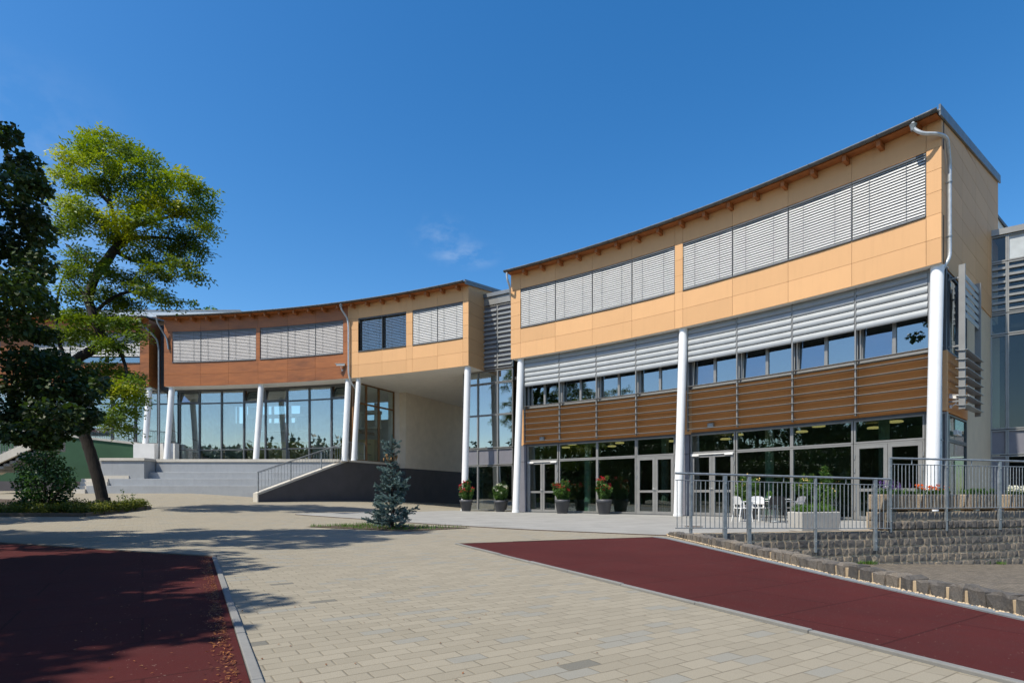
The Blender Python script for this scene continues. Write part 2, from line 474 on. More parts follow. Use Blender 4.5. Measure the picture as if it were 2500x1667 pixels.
m_glassg = glass('ground_glass', (.55, .68, .62), .13)
m_glassr = glass('grey_glass', (.60, .64, .62), .045)
m_glassl = glass('hall_glass', (.84, .90, .89), .22)
m_glassc = glass('connector_glass', (.44, .54, .55), .33)
m_paver = paver('beige_pavers', math.radians(33), .206, .103, (.262, .232, .176), (.318, .282, .216), (.218, .222, .205), (.115, .098, .07))
m_conc = concretemat('terrace_concrete', (.30, .293, .272), .18)
m_step = concretemat('grey_painted_concrete', (.335, .35, .365), .09)
m_cop = concretemat('pale_coping', (.56, .52, .45), .12)
m_kerb = concretemat('kerb_concrete', (.215, .212, .20), .15)
m_bedk = concretemat('weathered_kerb', (.16, .125, .095), .25)
m_plant = concretemat('planter_concrete', (.46, .44, .40), .12)
m_aggr = None
m_red = rubber('red_rubber', (.074, .0150, .0140), math.radians(33))
m_green = plain('green_render', (.028, .085, .038), .8, 0, .12, 1.2)
m_soil = plain('soil', (.075, .05, .032), .95, 0, .4, 6, .4, 40, .5, .02)
m_stone = stonemat('basalt_stone', [(0, (.055, .052, .050)), (.4, (.125, .112, .098)), (.75, (.21, .175, .135)), (1, (.30, .245, .18))])
m_mortar = concretemat('sandy_mortar', (.52, .40, .26), .25)
m_chan = plain('grey_channel', (.23, .255, .27), .6, .2, .12, 5, .25, 45)
m_drain = plain('rusty_drain', (.085, .06, .045), .8, .3, .2, 7)
def litcap(name, col, e):
    t = NT(name); t.base(col); t.b.inputs['Emission Color'].default_value = (*col, 1); t.b.inputs['Emission Strength'].default_value = e; return t.m
m_lamp = litcap('warm_ceiling_lamp', (1.0, .62, .26), .8)
m_bark = None
def barkmat():
    t = NT('tree_bark'); v = t.vscale(t.P(), (9, 9, 2.2)); a = t.noise(1.6, v, 6, .7)
    t.base(t.ramp(a, [(.3, (.009, .007, .0055)), (.55, (.025, .019, .015)), (.8, (.058, .047, .038))])); t.rough(.95); t.bump(a, .9, .03); return t.m
m_bark = barkmat()
def aggrmat():
    t = NT('exposed_aggregate'); vz = t.node('ShaderNodeTexVoronoi'); vz.inputs['Scale'].default_value = 75; t.l.new(t.P(), vz.inputs['Vector'])
    a = t.noise(4, detail=3)
    c = t.ramp(t.maprange(vz.outputs['Color'] if False else vz.outputs['Distance'], 0, .75, 0, 1), [(0, (.52, .42, .30)), (.5, (.40, .32, .225)), (1, (.16, .12, .08))])
    c = t.mix(t.maprange(a, .35, .7, 0, .3), c, (.24, .19, .14)); t.base(c); t.rough(.9); t.bump(vz.outputs['Distance'], -.9, .02); return t.m
m_aggr = aggrmat()

# ------------------------------------------------------------------ ground
def structure(o): o['kind'] = 'structure'; return o
def strip(name, mat, front, back, dz, m=10, fz=g):
    """a ruled sheet between two polylines, following the height of the yard"""
    mb = MB(); n = len(front); vs = []; fs = []
    for a, b in zip(front, back):
        for j in range(m + 1):
            x = a[0] + (b[0] - a[0]) * j / m; y = a[1] + (b[1] - a[1]) * j / m
            vs.append((x, y, fz(x, y) + dz))
    for i in range(n - 1):
        for j in range(m):
            p = i * (m + 1) + j; fs.append((p, p + m + 1, p + m + 2, p + 1))
    mb.add(vs, fs, True)
    return structure(mb.build(name, mat))
def resample(pts, n):
    pts = [Vector(p[:2]) for p in pts]; L = [0]
    for a, b in zip(pts, pts[1:]): L.append(L[-1] + (b - a).length)
    out = []
    for i in range(n + 1):
        t = L[-1] * i / n; k = 0
        while k < len(pts) - 2 and L[k + 1] < t: k += 1
        out.append(pts[k].lerp(pts[k + 1], (t - L[k]) / max(1e-9, L[k + 1] - L[k])))
    return out

W = [Vector((3.42, 12.0)), Vector((5.9, 12.62)), Vector((8.75, 13.36)), Vector((11.7, 14.18)), Vector((14.9, 15.2)), Vector((19.5, 17.0)), Vector((27., 21.))]
KERB = [Vector((3.30, 12.1)), Vector((3.36, 9.0)), Vector((3.41, 6.05)), Vector((3.55, 3.94)), Vector((3.72, 2.0)), Vector((3.9, -1.0)), Vector((4.0, -8.0))]
def kx(y):
    for a, b in zip(KERB, KERB[1:]):
        if b.y <= y <= a.y: return a.x + (b.x - a.x) * (a.y - y) / (a.y - b.y)
    return KERB[0].x if y > KERB[0].y else KERB[-1].x

mb = MB()                                   # far ground out to the horizon, below everything
mb.add([(-1500, -1500, -1.6), (1500, -1500, -1.6), (1500, 1500, -1.6), (-1500, 1500, -1.6)], [(0, 1, 2, 3)])
structure(mb.build('ground', plain('dry_grass', (.13, .12, .06), .95)))

# paved yard
ys = [70, 60, 52, 46, 42, 39, 37, 35, 33, 31, 29, 27, 25, 23, 21, 19, 17, 16, 15, 14, 13, 12.1, 11, 9, 7.5, 6.05, 5, 3.94, 3, 2, 1, -1, -4, -8, -20]
vs_ = []; fs_ = []; NX = 40
for y in ys:
    x1 = kx(y)
    for i in range(NX + 1): 
        x = -60 + (x1 + 60) * (i / NX) ** .8; vs_.append((x, y, g(x, y)))
for j in range(len(ys) - 1):
    for i in range(NX):
        a = j * (NX + 1) + i; fs_.append((a + NX + 1, a + NX + 2, a + 1, a))
mb = MB(); mb.add(vs_, fs_, True); structure(mb.build('paved_yard', m_paver))
# everything right of it, under the building and the terrace
strip('terrace_base', m_kerb, resample([(3.31, 12.12)] + [tuple(w + Vector((0, .08))) for w in W], 24),
      resample([(3.31, 70), (60, 70)], 24), -.02, 6, lambda x, y: 0.0)
# concrete terrace, a wedge running out to the left
fl = [gp(722, 1256), gp(915, 1269), gp(1300, 1294), Vector((3.36, 12.05, 0))] + [Vector((w.x, w.y + .05, 0)) for w in W[1:]]
bl = [gp(722, 1254), gp(985, 1250.5), gp(1122, 1246), AF(17.8, -1.3, 0)] + [AF(s, -1.3, 0) for s in (12, 6, 0)] + [Vector((18, 21, 0)), Vector((26, 30, 0))]
strip('concrete_terrace', m_conc, resample(fl, 40), resample(bl, 40), .012, 8)
mb = MB()
pp = resample(fl[:4], 30)
for a, b in zip(pp, pp[1:]): mb.bar((a.x, a.y, g(a.x, a.y) + .008), (b.x, b.y, g(b.x, b.y) + .008), .05, .02)
structure(mb.build('terrace_drain', m_drain))
mb = MB(); mb.lathe([(.24, 0), (.24, .01)], (gp(1694, 1286.5).x, gp(1694, 1286.5).y, .012), 24); structure(mb.build('manhole_cover', m_drain))

# red rubber patches
rr_ = [Vector((-.94, 10.0)), Vector((2.9, 11.57)), Vector((3.02, 11.35)), Vector((3.30, 6.05)), Vector((3.42, 4.2)), Vector((3.53, 2.6)), Vector((3.70, .5))]
r_left = resample([(-.94, 10.0), (1.90, 3.52), (3.30, .33)], 30)
r_right = resample([(-.94, 10.0), (2.88, 11.57), (3.02, 11.35), (3.30, 6.05), (3.42, 4.2), (3.53, 2.6), (3.68, .33)], 30)
strip('red_rubber_surface', m_red, r_left, r_right, .010, 6)
l_right = resample([(-4.12, 7.82), (-1.19, 2.58), (1.6, -2.4)], 24)
l_left = resample([(-14.5, 12.6), (-14.5, 5), (-14.5, -2.4)], 24)
strip('red_rubber_surface', m_red, l_left, l_right, .010, 6)
# slim concrete edgings beside the red patches
def edging(pts, w, h, name, mat, seg=1.0):
    mb = MB(); pts = [Vector(p) for p in pts]
    for a, b in zip(pts, pts[1:]):
        L = (b - a).length; n = max(1, round(L / seg))
        for i in range(n):
            p = a.lerp(b, i / n); q = a.lerp(b, (i + 1) / n - .006 / L * 1)
            j = rnd.uniform(-.003, .003)
            mb.bar((p.x, p.y, g(p.x, p.y) - .05 + h / 2 + j), (q.x, q.y, g(q.x, q.y) - .05 + h / 2 + j), w, .1 + h, tone=rnd.random())
    return structure(mb.build(name, mat, bevel=.006))
edging([(-4.085, 7.80), (-1.155, 2.58), (1.64, -2.4)], .05, .024, 'edging_stones', m_kerb)
edging([(-14.5, 12.64), (-4.10, 7.86)], .07, .022, 'edging_stones', m_bedk)
edging([(-.98, 9.98), (1.85, 3.52), (3.25, .33)], .05, .024, 'edging_stones', m_kerb, 1.0)
edging([(-.94, 10.03), (2.88, 11.60)], .03, .018, 'edging_stones', m_drain)
# perforated grey drain strip between the red and the cobble kerb
mb = MB()
k1 = resample([(2.92, 11.62), (3.06, 11.35), (3.345, 6.05), (3.465, 4.2), (3.575, 2.6), (3.72, .33)], 24)
for i, (a, b) in enumerate(zip(k1, k1[1:])):
    mb.bar((a.x, a.y, .004), (b.x, b.y, .004), .10, .034)
structure(mb.build('drain_channel', m_chan))
mb = MB()
k2 = resample([(2.92, 11.62), (3.06, 11.35), (3.345, 6.05), (3.465, 4.2), (3.575, 2.6), (3.72, .33)], 11)
# cobbled sunken yard below the stone wall
def gy(x, y): return -.72 - .035 * max(0, x - 8)
cob = paver('yard_cobbles', math.radians(12), .13, .11, (.075, .066, .054), (.13, .112, .09), (.07, .066, .062), (.17, .14, .105), .012)
strip('cobbled_yard', cob, resample([(3.6, 12.1)] + [tuple(w) for w in W[1:]], 30), resample([(3.9, -8), (40, -8)], 30), 0, 30, gy)

# ------------------------------------------------------------------ rough stone wall, kerb
def stone(mb, c, ex, ey, ez, w, d, h, tone, j=.012):
    """one hewn block: c centre of its back, ex along, ey outwards, ez up"""
    def q(i, o, k): return c + ex * (i + rnd.uniform(-j, j)) + ey * (o + rnd.uniform(-j, j) * .6) + ez * (k + rnd.uniform(-j, j))
    vs = []
    for (a, o) in ((1.0, 0), (1.0, d - .022), (.84, d), ):
        b = 1 if a == 1 else .84
        for i, k in ((-1, -1), (0, -1.02), (1, -1), (1.02, 0), (1, 1), (0, 1.02), (-1, 1), (-1.02, 0)):
            vs.append(q(i * w / 2 * a, o, k * h / 2 * b))
    vs.append(q(0, d + .008, 0))
    fs = []
    for r in range(2):
        for k in range(8): fs.append((r * 8 + k, r * 8 + (k + 1) % 8, r * 8 + 8 + (k + 1) % 8, r * 8 + 8 + k))
    for k in range(8): fs.append((16 + k, 16 + (k + 1) % 8, 24))
    mb.add(vs, fs, False, tone)
wall = empty('stone_wall', (8.75, 13.36, -.72), 'low wall of dark hewn basalt blocks with sandy joints below the terrace railings', 'wall')
UZ = Vector((0, 0, 1))
def along(pts, t):
    for a, b in zip(pts, pts[1:]):
        L = (b - a).length
        if t <= L or b is pts[-1]:
            e = (b - a).normalized(); return a + e * t, e
        t -= L
def plen(pts): return sum((b - a).length for a, b in zip(pts, pts[1:]))
WL = plen(W); T_UP = (W[1] - W[0]).length + (W[2] - W[1]).length + .05
mb = MB(); mo = MB()
zs = [.04, -.145, -.335, -.525, -.72, -.92, -1.12]
for ci in range(-2, 6):
    if ci < 0: zt, zb = (.47, .26) if ci == -2 else (.255, .05)
    else: zt, zb = zs[ci], zs[ci + 1]
    t = T_UP if ci < 0 else 0.05
    while t < WL - .3:
        w = rnd.uniform(.145, .235) * (1.3 if rnd.random() < .12 else 1)
        p, e = along(W, t + w / 2); out = Vector((e.y, -e.x))
        back = .06 if ci == -2 else 0
        tn = rnd.uniform(.05, .75) if ci < 2 else rnd.uniform(.2, .95)
        if ci == 0: tn *= .45
        if ci == -2: tn = rnd.uniform(.55, .95)
        c = Vector((p.x, p.y, (zt + zb) / 2 + rnd.uniform(-.006, .006))) - Vector((out.x, out.y, 0)) * (back + .08)
        stone(mb, c, Vector((e.x, e.y, 0)), Vector((out.x, out.y, 0)), UZ, w - .026, .115, (zt - zb) - .028, tn)
        t += w
ob = mb.build('block_course', m_stone, wall)
for (t0, z1) in ((0, .035), (T_UP, .462)):
    n = 22
    pp = [along(W, t0 + (WL - t0) * i / n) for i in range(n + 1)]
    for (p, e), (q, e2) in zip(pp, pp[1:]):
        o1 = Vector((e.y, -e.x)); o2 = Vector((e2.y, -e2.x)); f = .022 if z1 < .1 else -.034
        f2 = f - (.35 if z1 < .1 else .50)
        zb = -1.5 if z1 < .1 else .037
        P_ = [p + o1 * f, q + o2 * f, q + o2 * f2, p + o1 * f2]
        mo.hexa([(a.x, a.y, zb) for a in P_] + [(a.x, a.y, z1) for a in P_])
mo.build('mortar_core', m_mortar, wall)
mb = MB(); p, e = along(W, T_UP); o_ = Vector((e.y, -e.x, 0)); e3 = Vector((e.x, e.y, 0))
for zc in (.36, .155):
    for k in range(2):
        stone(mb, Vector((p.x, p.y, zc)) + e3 * .04 - o_ * (.16 + .2 * k), -o_, -e3, UZ, .19, .09, .19, .8)
mb.build('end_block', m_stone, wall)

kerb = empty('cobble_kerb', (3.5, 6, 0), 'row of rough basalt cobbles in pale mortar edging the red surface', 'kerb')
mb = MB(); mo = MB()
KP = [k + Vector((.0, 0)) for k in KERB[:6]]
KL = plen(KP); t = .02
while t < KL - .2:
    w = rnd.uniform(.145, .215); p, e = along(KP, t + w / 2); out = Vector((e.y, -e.x))   # out faces left (towards the red)
    out = -out if out.x > 0 else out
    hgt = .145 - .05 * max(0, 1 - t / 1.6)
    c = Vector((p.x, p.y, 0))
    e3 = Vector((e.x, e.y, 0)); o3 = Vector((out.x, out.y, 0))
    # block seen from its top and left face
    zt = hgt + rnd.uniform(-.01, .01); dep = .17; base = c - o3 * dep
    ww = w - rnd.uniform(.026, .055); vs = []
    for (zz, ins) in ((-.04, 0), (zt - .022, 0), (zt, .020)):
        for (i, o) in ((-1, 0), (1, 0), (1, dep), (0, dep + .006), (-1, dep)):
            oo = min(max(o, ins), dep - ins) if o <= dep else dep - ins
            vs.append(base + e3 * (i * (ww / 2 - ins) + rnd.uniform(-.013, .013)) + o3 * (oo + rnd.uniform(-.020, .008)) + UZ * (zz + rnd.uniform(-.011, .009)))
    fs = []
    for r in range(2):
        for k in range(5): fs.append((r * 5 + k, r * 5 + (k + 1) % 5, r * 5 + 5 + (k + 1) % 5, r * 5 + 5 + k))
    fs.append((10, 11, 12, 13, 14))
    mb.add(vs, fs, False, rnd.uniform(.05, .68))
    t += w
mb.build('cobble', m_stone, kerb)
n = 30; pp = [along(KP, KL * i / n) for i in range(n + 1)]
for i, ((p, e), (q, e2)) in enumerate(zip(pp, pp[1:])):
    hz = .110 - .05 * max(0, 1 - i * KL / n / 1.6)
    o1 = Vector((-1, 0)); f = -.026; 
    P_ = [p + o1 * f, q + o1 * f, q - o1 * .19, p - o1 * .19]
    mo.hexa([(a.x, a.y, -1.3) for a in P_] + [(a.x, a.y, hz) for a in P_])
mo.build('mortar_bed', m_mortar, kerb)
# crumbs of mortar and sand along the kerb foot
mb = MB()
for i in range(900):
    t = rnd.uniform(.05, KL * .8); p, e = along(KP, t); r = rnd.uniform(.004, .014)
    x = p.x - abs(rnd.gauss(0, .022)); y = p.y + rnd.uniform(-.02, .02)
    mb.lathe([(r, -.004), (r * .7, r * .5), (r * .2, r * .75)], (x, y, .020 if x > p.x - .1 else .012), 5, rnd.random())
tag(mb.build('mortar_crumbs', m_mortar), 'pale sandy crumbs scattered along the foot of the cobble kerb', 'gravel', kind='stuff')

# ------------------------------------------------------------------ shared facade builders
Z_SOF, Z_SILL, Z_WTOP, Z_WALL = 7.85, 9.38, 11.33, 12.12
EAVE = .42
def panel_rows(mb, edges, rows, d0, d1, hole=None, gap=.010):
    """facing panels between consecutive s edges and z rows, leaving a thin joint all round"""
    for a, b in zip(edges, edges[1:]):
        for z0, z1 in zip(rows, rows[1:]):
            if hole and hole(a, b, z0, z1): continue
            n = max(1, int(abs(b - a) / .7))
            arcbox(mb, a + gap / 2, b - gap / 2, d0, d1, z0 + gap / 2, z1 - gap / 2, n, rnd.random())
def blind_window(root, s0, s1, z0, z1, slat_mat, closed=True, drop=1.0, cords=True, d=-.06, pitch=.091, lift=0.0):
    w = MB(); frame_arc(w, s0 + .005, s1 - .005, z0, z1, d - .20, d - .07, .055)
    arcbox(w, s0 + .005, s1 - .005, d - .07, .035, z0 - .025, z0 + .02)             # sill
    arcbox(w, s0 + .002, s0 + .028, d - .055, d + .035, z0 + .021, z1 - .002)      # guide rails
    wo = w.build('window', m_dframe, root)
    p = MB(); arcbox(p, s0 + .06, s1 - .06, d - .16, d - .145, z0 + .055, z1 - .055); p.build('pane', m_glass, wo)
    b = MB(); z = z1 - .07; zb = z0 + .05 + lift
    ang = math.radians(63 if closed else 8); hw = .046
    while z > zb:
        a0 = s0 + .03; a1 = s1 - .006; n = 6; dz = math.sin(ang) * hw; dd = math.cos(ang) * hw
        vs = []; fs = []; jz = rnd.uniform(-.003, .003)
        for i in range(n + 1):
            s = a0 + (a1 - a0) * i / n; zz = z + jz
            vs += [AF(s, d - dd, zz + dz), AF(s, d + .006, zz + .004), AF(s, d + dd, zz - dz), AF(s, d + .002, zz - .002)]
        for i in range(n):
            o = 4 * i; q = o + 4
            for k in range(4): fs.append((o + k, q + k, q + (k + 1) % 4, o + (k + 1) % 4))
        fs += [(0, 1, 2, 3), (4 * n + 3, 4 * n + 2, 4 * n + 1, 4 * n)]
        b.add(vs, fs, False, rnd.random()); z -= pitch
    arcbox(b, s0 + .03, s1 - .006, d - .03, d + .03, zb - .035, zb - .005)
    bo = b.build('blind', slat_mat, wo)
    if cords:
        c = MB()
        for k in (.25, .75) if s1 - s0 > 1.6 else (.5,):
            s = s0 + (s1 - s0) * k; arcbox(c, s, s + .010, d + .045, d + .052, zb, z1 - .05)
        c.build('blind_cord', m_dframe, wo)
    h = MB(); arcbox(h, s0 + .002, s1 - .002, d - .045, d + .05, z1 - .055, z1 - .004); h.build('blind_box', m_dframe, wo)
    return wo
def gutter_roof(root, s0, s1, depth, rise, over0, over1, zc=12.10, n=40, end=None):
    """shed roof rising away from the yard, zinc gutter and rafter ends along the eave"""
    r = MB(); vs = []; fs = []
    for i in range(n + 1):
        s = s0 - over0 + (s1 + over1 - s0 + over0) * i / n
        for (d, dz) in ((EAVE, 0), (-depth, rise)):
            q = AF(s, d, 0)
            if end and d < 0: q = q + (end(depth) - AF(s0 - over0, d, 0)) * ((s1 + over1 - s) / (s1 + over1 - s0 + over0)) ** 3
            vs += [Vector((q.x, q.y, zc + .09 + dz)), Vector((q.x, q.y, zc + .15 + dz))]
    for i in range(n):
        o = 4 * i; q = o + 4
        fs += [(o + 1, q + 1, q + 3, o + 3), (o, o + 2, q + 2, q), (o, q, q + 1, o + 1), (o + 2, o + 3, q + 3, q + 2)]
    fs += [(0, 1, 3, 2), (4 * n, 4 * n + 2, 4 * n + 3, 4 * n + 1)]
    r.add(vs, fs); ro = r.build('roof', m_roof, root)
    b = MB(); s = s0 + .2
    while s < s1:
        q = [AF(s, EAVE + .02, zc + .16), AF(s + .03, EAVE + .02, zc + .16), AF(s + .03, -1.0, zc + .16 + rise / depth * 1.4), AF(s, -1.0, zc + .16 + rise / depth * 1.4)]
        b.hexa([Vector(v) - Vector((0, 0, .01)) for v in q] + [Vector(v) + Vector((0, 0, .03)) for v in q]); s += .62
    b.build('standing_seam', m_roof, ro)
    gu = MB(); m = 60; vs = []; fs = []; k_ = 9
    prof = [(math.cos(math.pi * (1 + i / (k_ - 1))) * .085, math.sin(math.pi * (1 + i / (k_ - 1))) * .085) for i in range(k_)]
    prof = prof + [(a * .9, b_ * .9 + .004) for a, b_ in reversed(prof)]
    for i in range(m + 1):
        s = s0 - over0 * .6 + (s1 + over1 * .6 - s0 + over0 * .6) * i / m
        vs += [AF(s, EAVE + .08 + a, zc + .14 + b_) for a, b_ in prof]
    K = len(prof)
    for i in range(m):
        for k in range(K): fs.append((i * K + k, (i + 1) * K + k, (i + 1) * K + (k + 1) % K, i * K + (k + 1) % K))
    fs += [tuple(range(K)), tuple(reversed(range(m * K, m * K + K)))]
    gu.add(vs, fs, True); go = gu.build('gutter', m_zinc, root)
    c = MB(); s = s0 + .5
    while s < s1:
        pts = [AF(s, EAVE + .08 + 1.06 * a, zc + .14 + 1.06 * b_) for a, b_ in prof[:k_]]
        c.tube(pts, .010, 5); s += 1.05
    c.build('gutter_bracket', m_zinc, go)
    bo = MB(); arcbox(bo, s0, s1, .012, EAVE - .02, zc + .045, zc + .085, n); bo.build('eave_boarding', m_rafter, root)
    s = s0 + .55
    while s < s1 - .2:
        t = MB()
        q = [AF(s - .06, .012, zc - .16), AF(s + .06, .012, zc - .16), AF(s + .06, EAVE - .04, zc - .14), AF(s - .06, EAVE - .04, zc - .14)]
        q2 = [Vector((v.x, v.y, zc + .04)) for v in q]
        t.hexa(q + q2, rnd.random()); t.build('rafter_end', m_rafter, root); s += 1.02
def box_body(root, s0, s1, depth, mat_back, zc=12.10, rise=1.5):
    """the dark backing behind the panels, closed by soffit and ceiling"""
    b = MB(); n = 16
    arcbox(b, s0 + .02, s1 - .02, -.30, -.035, Z_SOF + .03, Z_SILL - .035, n)
    arcbox(b, s0 + .02, s1 - .02, -.30, -.035, Z_WTOP + .01, zc + .09, n)
    b.build('wall_core', mat_back, root)
def tube_path(root, name, pts, r, mat, n=10):
    # round the corners of the path
    P_ = [Vector(p) for p in pts]; out = [P_[0]]
    for a, b, c in zip(P_, P_[1:], P_[2:]):
        l = min((b - a).length, (c - b).length) * .45; l = min(l, .16)
        p0 = b + (a - b).normalized() * l; p1 = b + (c - b).normalized() * l
        for k in range(5): t = k / 4; out.append(p0.lerp(b, t).lerp(b.lerp(p1, t), t))
    out.append(P_[-1]); mb = MB(); mb.tube(out, r, n); return mb.build(name, mat, root)
def column(root, s, z0, lean=.5, r=.175, ds=0.0):
    a = AF(s + ds, -.28 + lean, z0); b = AF(s, -.28, Z_SOF - .002)
    m = MB(); m.tube([a, a.lerp(b, .5), b], [r, r, r], 28); o = m.build('column', m_colum, root)
    k = MB(); k.tube([a + Vector((0, 0, .002)), a.lerp(b, .012)], r + .02, 28); k.build('base_collar', m_colum, o)
    return o

# ================================================================== right wing
RW = empty('school_building', (9, 22, 0), 'tan panelled school wing on the right with white blinds above a glazed ground floor', 'building')
S0, S1 = -.05, 17.8
B_ED = [.34 + 2.095 * i for i in range(5)]; A_ED = [9.08 + 2.035 * i for i in range(5)]
# -- panels of the upper box
pm = MB()
cols = [S0] + B_ED + A_ED + [S1]
rows = [Z_SOF, 8.61, Z_SILL - .03]
panel_rows(pm, cols, rows, -.03, 0)
panel_rows(pm, cols, [Z_WTOP + .015, Z_WALL + .05], -.03, 0)
for a, b in ((S0, B_ED[0]), (B_ED[4], A_ED[0]), (A_ED[4], S1)):
    panel_rows(pm, [a, b], [Z_SILL - .03, 10.03, 10.69, Z_WTOP + .015], -.03, 0)
pm.build('facade_panel', m_tan, RW)
box_body(RW, S0, S1, 9.4, m_back)
for ed in (B_ED, A_ED):
    for a, b in zip(ed, ed[1:]): blind_window(RW, a + .008, b - .002, Z_SILL, Z_WTOP, m_slat)
# dark box behind the upper windows
im = MB(); arcbox(im, S0 + .9, S1 - .05, -3.0, -2.9, Z_SOF + .05, 12.1, 12); arcbox(im, S0 + .7, S1 - .05, -2.9, -.31, Z_SOF + .04, Z_SOF + .10, 12)
im.build('interior_wall', m_dark, RW)
# -- end wall on the right
C0 = AF(S0, 0, 0); EW = Lin(C0, (.748, .664), (.664, -.748))
DEP = 9.4
gutter_roof(RW, S0, S1, 9.5, 1.57, .10, .16, end=lambda q: EW(q, .07, 0))
def ztop(t): return 12.14 + 1.57 * t / DEP
em = MB()
tc = [0.012, .62, 2.8, 5.0, 7.2, DEP]
rws = [Z_SOF, 8.61, Z_SILL - .03, 10.03, 10.69, Z_WTOP + .015, 12.0, 12.66]
for a, b in zip(tc, tc[1:]):
    for z0, z1 in zip(rws, rws[1:] + [99]):
        q = []
        g2 = .005
        t0, t1 = a + g2, b - g2
        za, zb = min(z1 - g2, ztop(t0)), min(z1 - g2, ztop(t1))
        if min(za, zb) <= z0 + .03: 
            if max(za, zb) <= z0 + .05: continue
            za = max(za, z0 + .01 + g2); zb = max(zb, z0 + .01 + g2)
        em.hexa([EW(t0, -.03, z0 + g2), EW(t1, -.03, z0 + g2), EW(t1, 0, z0 + g2), EW(t0, 0, z0 + g2),
                 EW(t0, -.03, za), EW(t1, -.03, zb), EW(t1, 0, zb), EW(t0, 0, za)], rnd.random())
em.build('end_wall_panel', m_tan, RW)
eb = MB(); q0 = .05
eb.hexa([EW(.03, -.25, Z_SOF + .03), EW(DEP - .03, -.25, Z_SOF + .03), EW(DEP - .03, -.035, Z_SOF + .03), EW(.03, -.035, Z_SOF + .03),
         EW(.03, -.25, ztop(0)), EW(DEP - .03, -.25, ztop(DEP)), EW(DEP - .03, -.035, ztop(DEP)), EW(.03, -.035, ztop(0))])
eb.build('end_wall_core', m_back, RW)
vg = MB()
a_, b_ = EW(-.42, .045, 12.22), EW(DEP + .1, .045, ztop(DEP) + .10)
vg.bar(a_, b_, .05, .30); vg.build('verge_flashing', m_roof, RW)
# soffit under the box
sf = MB(); arcbox(sf, S0 + .03, S1 - .03, -.72, -.032, Z_SOF + .004, Z_SOF + .028, 16)
sf.build('soffit', m_soffit, RW)
sf = MB(); EW.box(sf, .35, DEP, -1.1, -.04, Z_SOF + .006, Z_SOF + .026); sf.build('soffit', m_soffit, RW)

# -- lower facade in the plane d = -0.6
DG = -.60
def lower_window(root, s0, s1, z0, z1, sash=2, d=DG):
    f = MB(); frame_arc(f, s0, s1, z0, z1, d - .10, d + .01, .06)
    mid = (s0 + s1) / 2
    arcbox(f, mid - .05, mid + .05, d - .09, d + .012, z0 + .06, z1 - .06)
    arcbox(f, s0 + .06, mid - .05, d - .07, d - .01, z0 + .062, z0 + .11); arcbox(f, mid + .05, s1 - .06, d - .07, d - .01, z0 + .062, z0 + .11)
    fo = f.build('window', m_frame, root)
    for k, (a, b) in enumerate(((s0 + .06, mid - .05), (mid + .05, s1 - .06))):
        p = MB(); tilt = (0.16 if k == 1 and sash == 1 else 0.0)
        vs = [AF(a, d - .05, z0 + .11), AF(b, d - .05, z0 + .11), AF(b, d - .05 - tilt, z1 - .06), AF(a, d - .05 - tilt, z1 - .06)]
        p.hexa([v for v in vs] + [v + (AF(9, -.012, 0) - AF(9, 0, 0)) for v in vs]); 
        p.build('pane', m_glass, fo)
        if tilt:
            c = MB()
            c.bar(vs[0], vs[3], .05, .05, (1, 0, 0)); c.bar(vs[1], vs[2], .05, .05, (1, 0, 0)); c.bar(vs[3], vs[2], .05, .05); c.build('tilted_sash', m_frame, fo)
    return fo
Z_B0, Z_B1, Z_W0 = 3.50, 5.30, 5.36
bands = ((.30, 8.62, [.36 + 2.075 * i for i in range(5)], 1), (8.98, 17.4, [9.05 + 2.03 * i for i in range(5)], 2))
bp = MB()
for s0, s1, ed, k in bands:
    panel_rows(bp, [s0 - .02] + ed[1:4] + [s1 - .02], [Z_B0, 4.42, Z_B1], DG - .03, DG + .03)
    c = MB(); arcbox(c, s0, s1, DG - .22, DG - .035, Z_B0 - .02, Z_B1 + .02, 8); c.build('wall_core', m_back, RW)
    for a, b in zip(ed, ed[1:]): lower_window(RW, a + .02, b - .02, Z_W0, Z_SOF - .02, k)
    t = MB(); arcbox(t, s0, s1, DG - .02, DG + .07, Z_B1 + .012, Z_B1 + .055, 8); t.build('window_sill', m_frame, RW)
    t = MB(); arcbox(t, s0, s1, DG - .05, DG + .05, Z_B0 - .075, Z_B0 - .006, 8); t.build('transom', m_dframe, RW)
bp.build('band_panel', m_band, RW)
def sunshade(root, s0, s1):
    f = MB(); dp = -.35
    for s in (s0,): arcbox(f, s - .022, s + .022, dp - .06, dp + .06, Z_B0 + .05, Z_SOF)
    so = f.build('sun_shade', m_frame, root)
    bl = MB(); a0, a1 = s0 + .035, s1 - .035
    for i in range(6):                                   # closed, shingled blades at the top
        zt = Z_SOF - .02 - .235 * i
        vs = []; fs = []; n = 4
        prof = [(.028, 0), (.052, -.05), (.070, -.12), (.072, -.185), (.050, -.232)]
        prof = prof + [(a - .014, b) for a, b in reversed(prof)]
        K = len(prof)
        for j in range(n + 1):
            s = a0 + (a1 - a0) * j / n; vs += [AF(s, dp + a, zt + b) for a, b in prof]
        for j in range(n):
            for k in range(K): fs.append((j * K + k, (j + 1) * K + k, (j + 1) * K + (k + 1) % K, j * K + (k + 1) % K))
        fs += [tuple(range(K)), tuple(reversed(range(n * K, n * K + K)))]
        bl.add(vs, fs, False, rnd.random())
    bl.build('closed_blade', m_blade, so)
    ob = MB()
    for z in (3.62, 3.92, 4.22, 4.52, 4.82, 5.12, 5.40):
        arcbox(ob, a0 - .03, a1 + .03, dp - .13, dp + .13, z, z + .013, 4)
    ob.build('open_blade', m_frame, so)
    r = MB(); arcbox(r, s0 - .01, s0 + .012, dp - .24, dp - .062, 5.46, 5.49)
    r.build('bracket', m_galv, so); r = MB(); arcbox(r, s0 - .01, s0 + .012, dp - .22, dp - .062, 3.70, 3.73)
    r.build('bracket', m_galv, so)
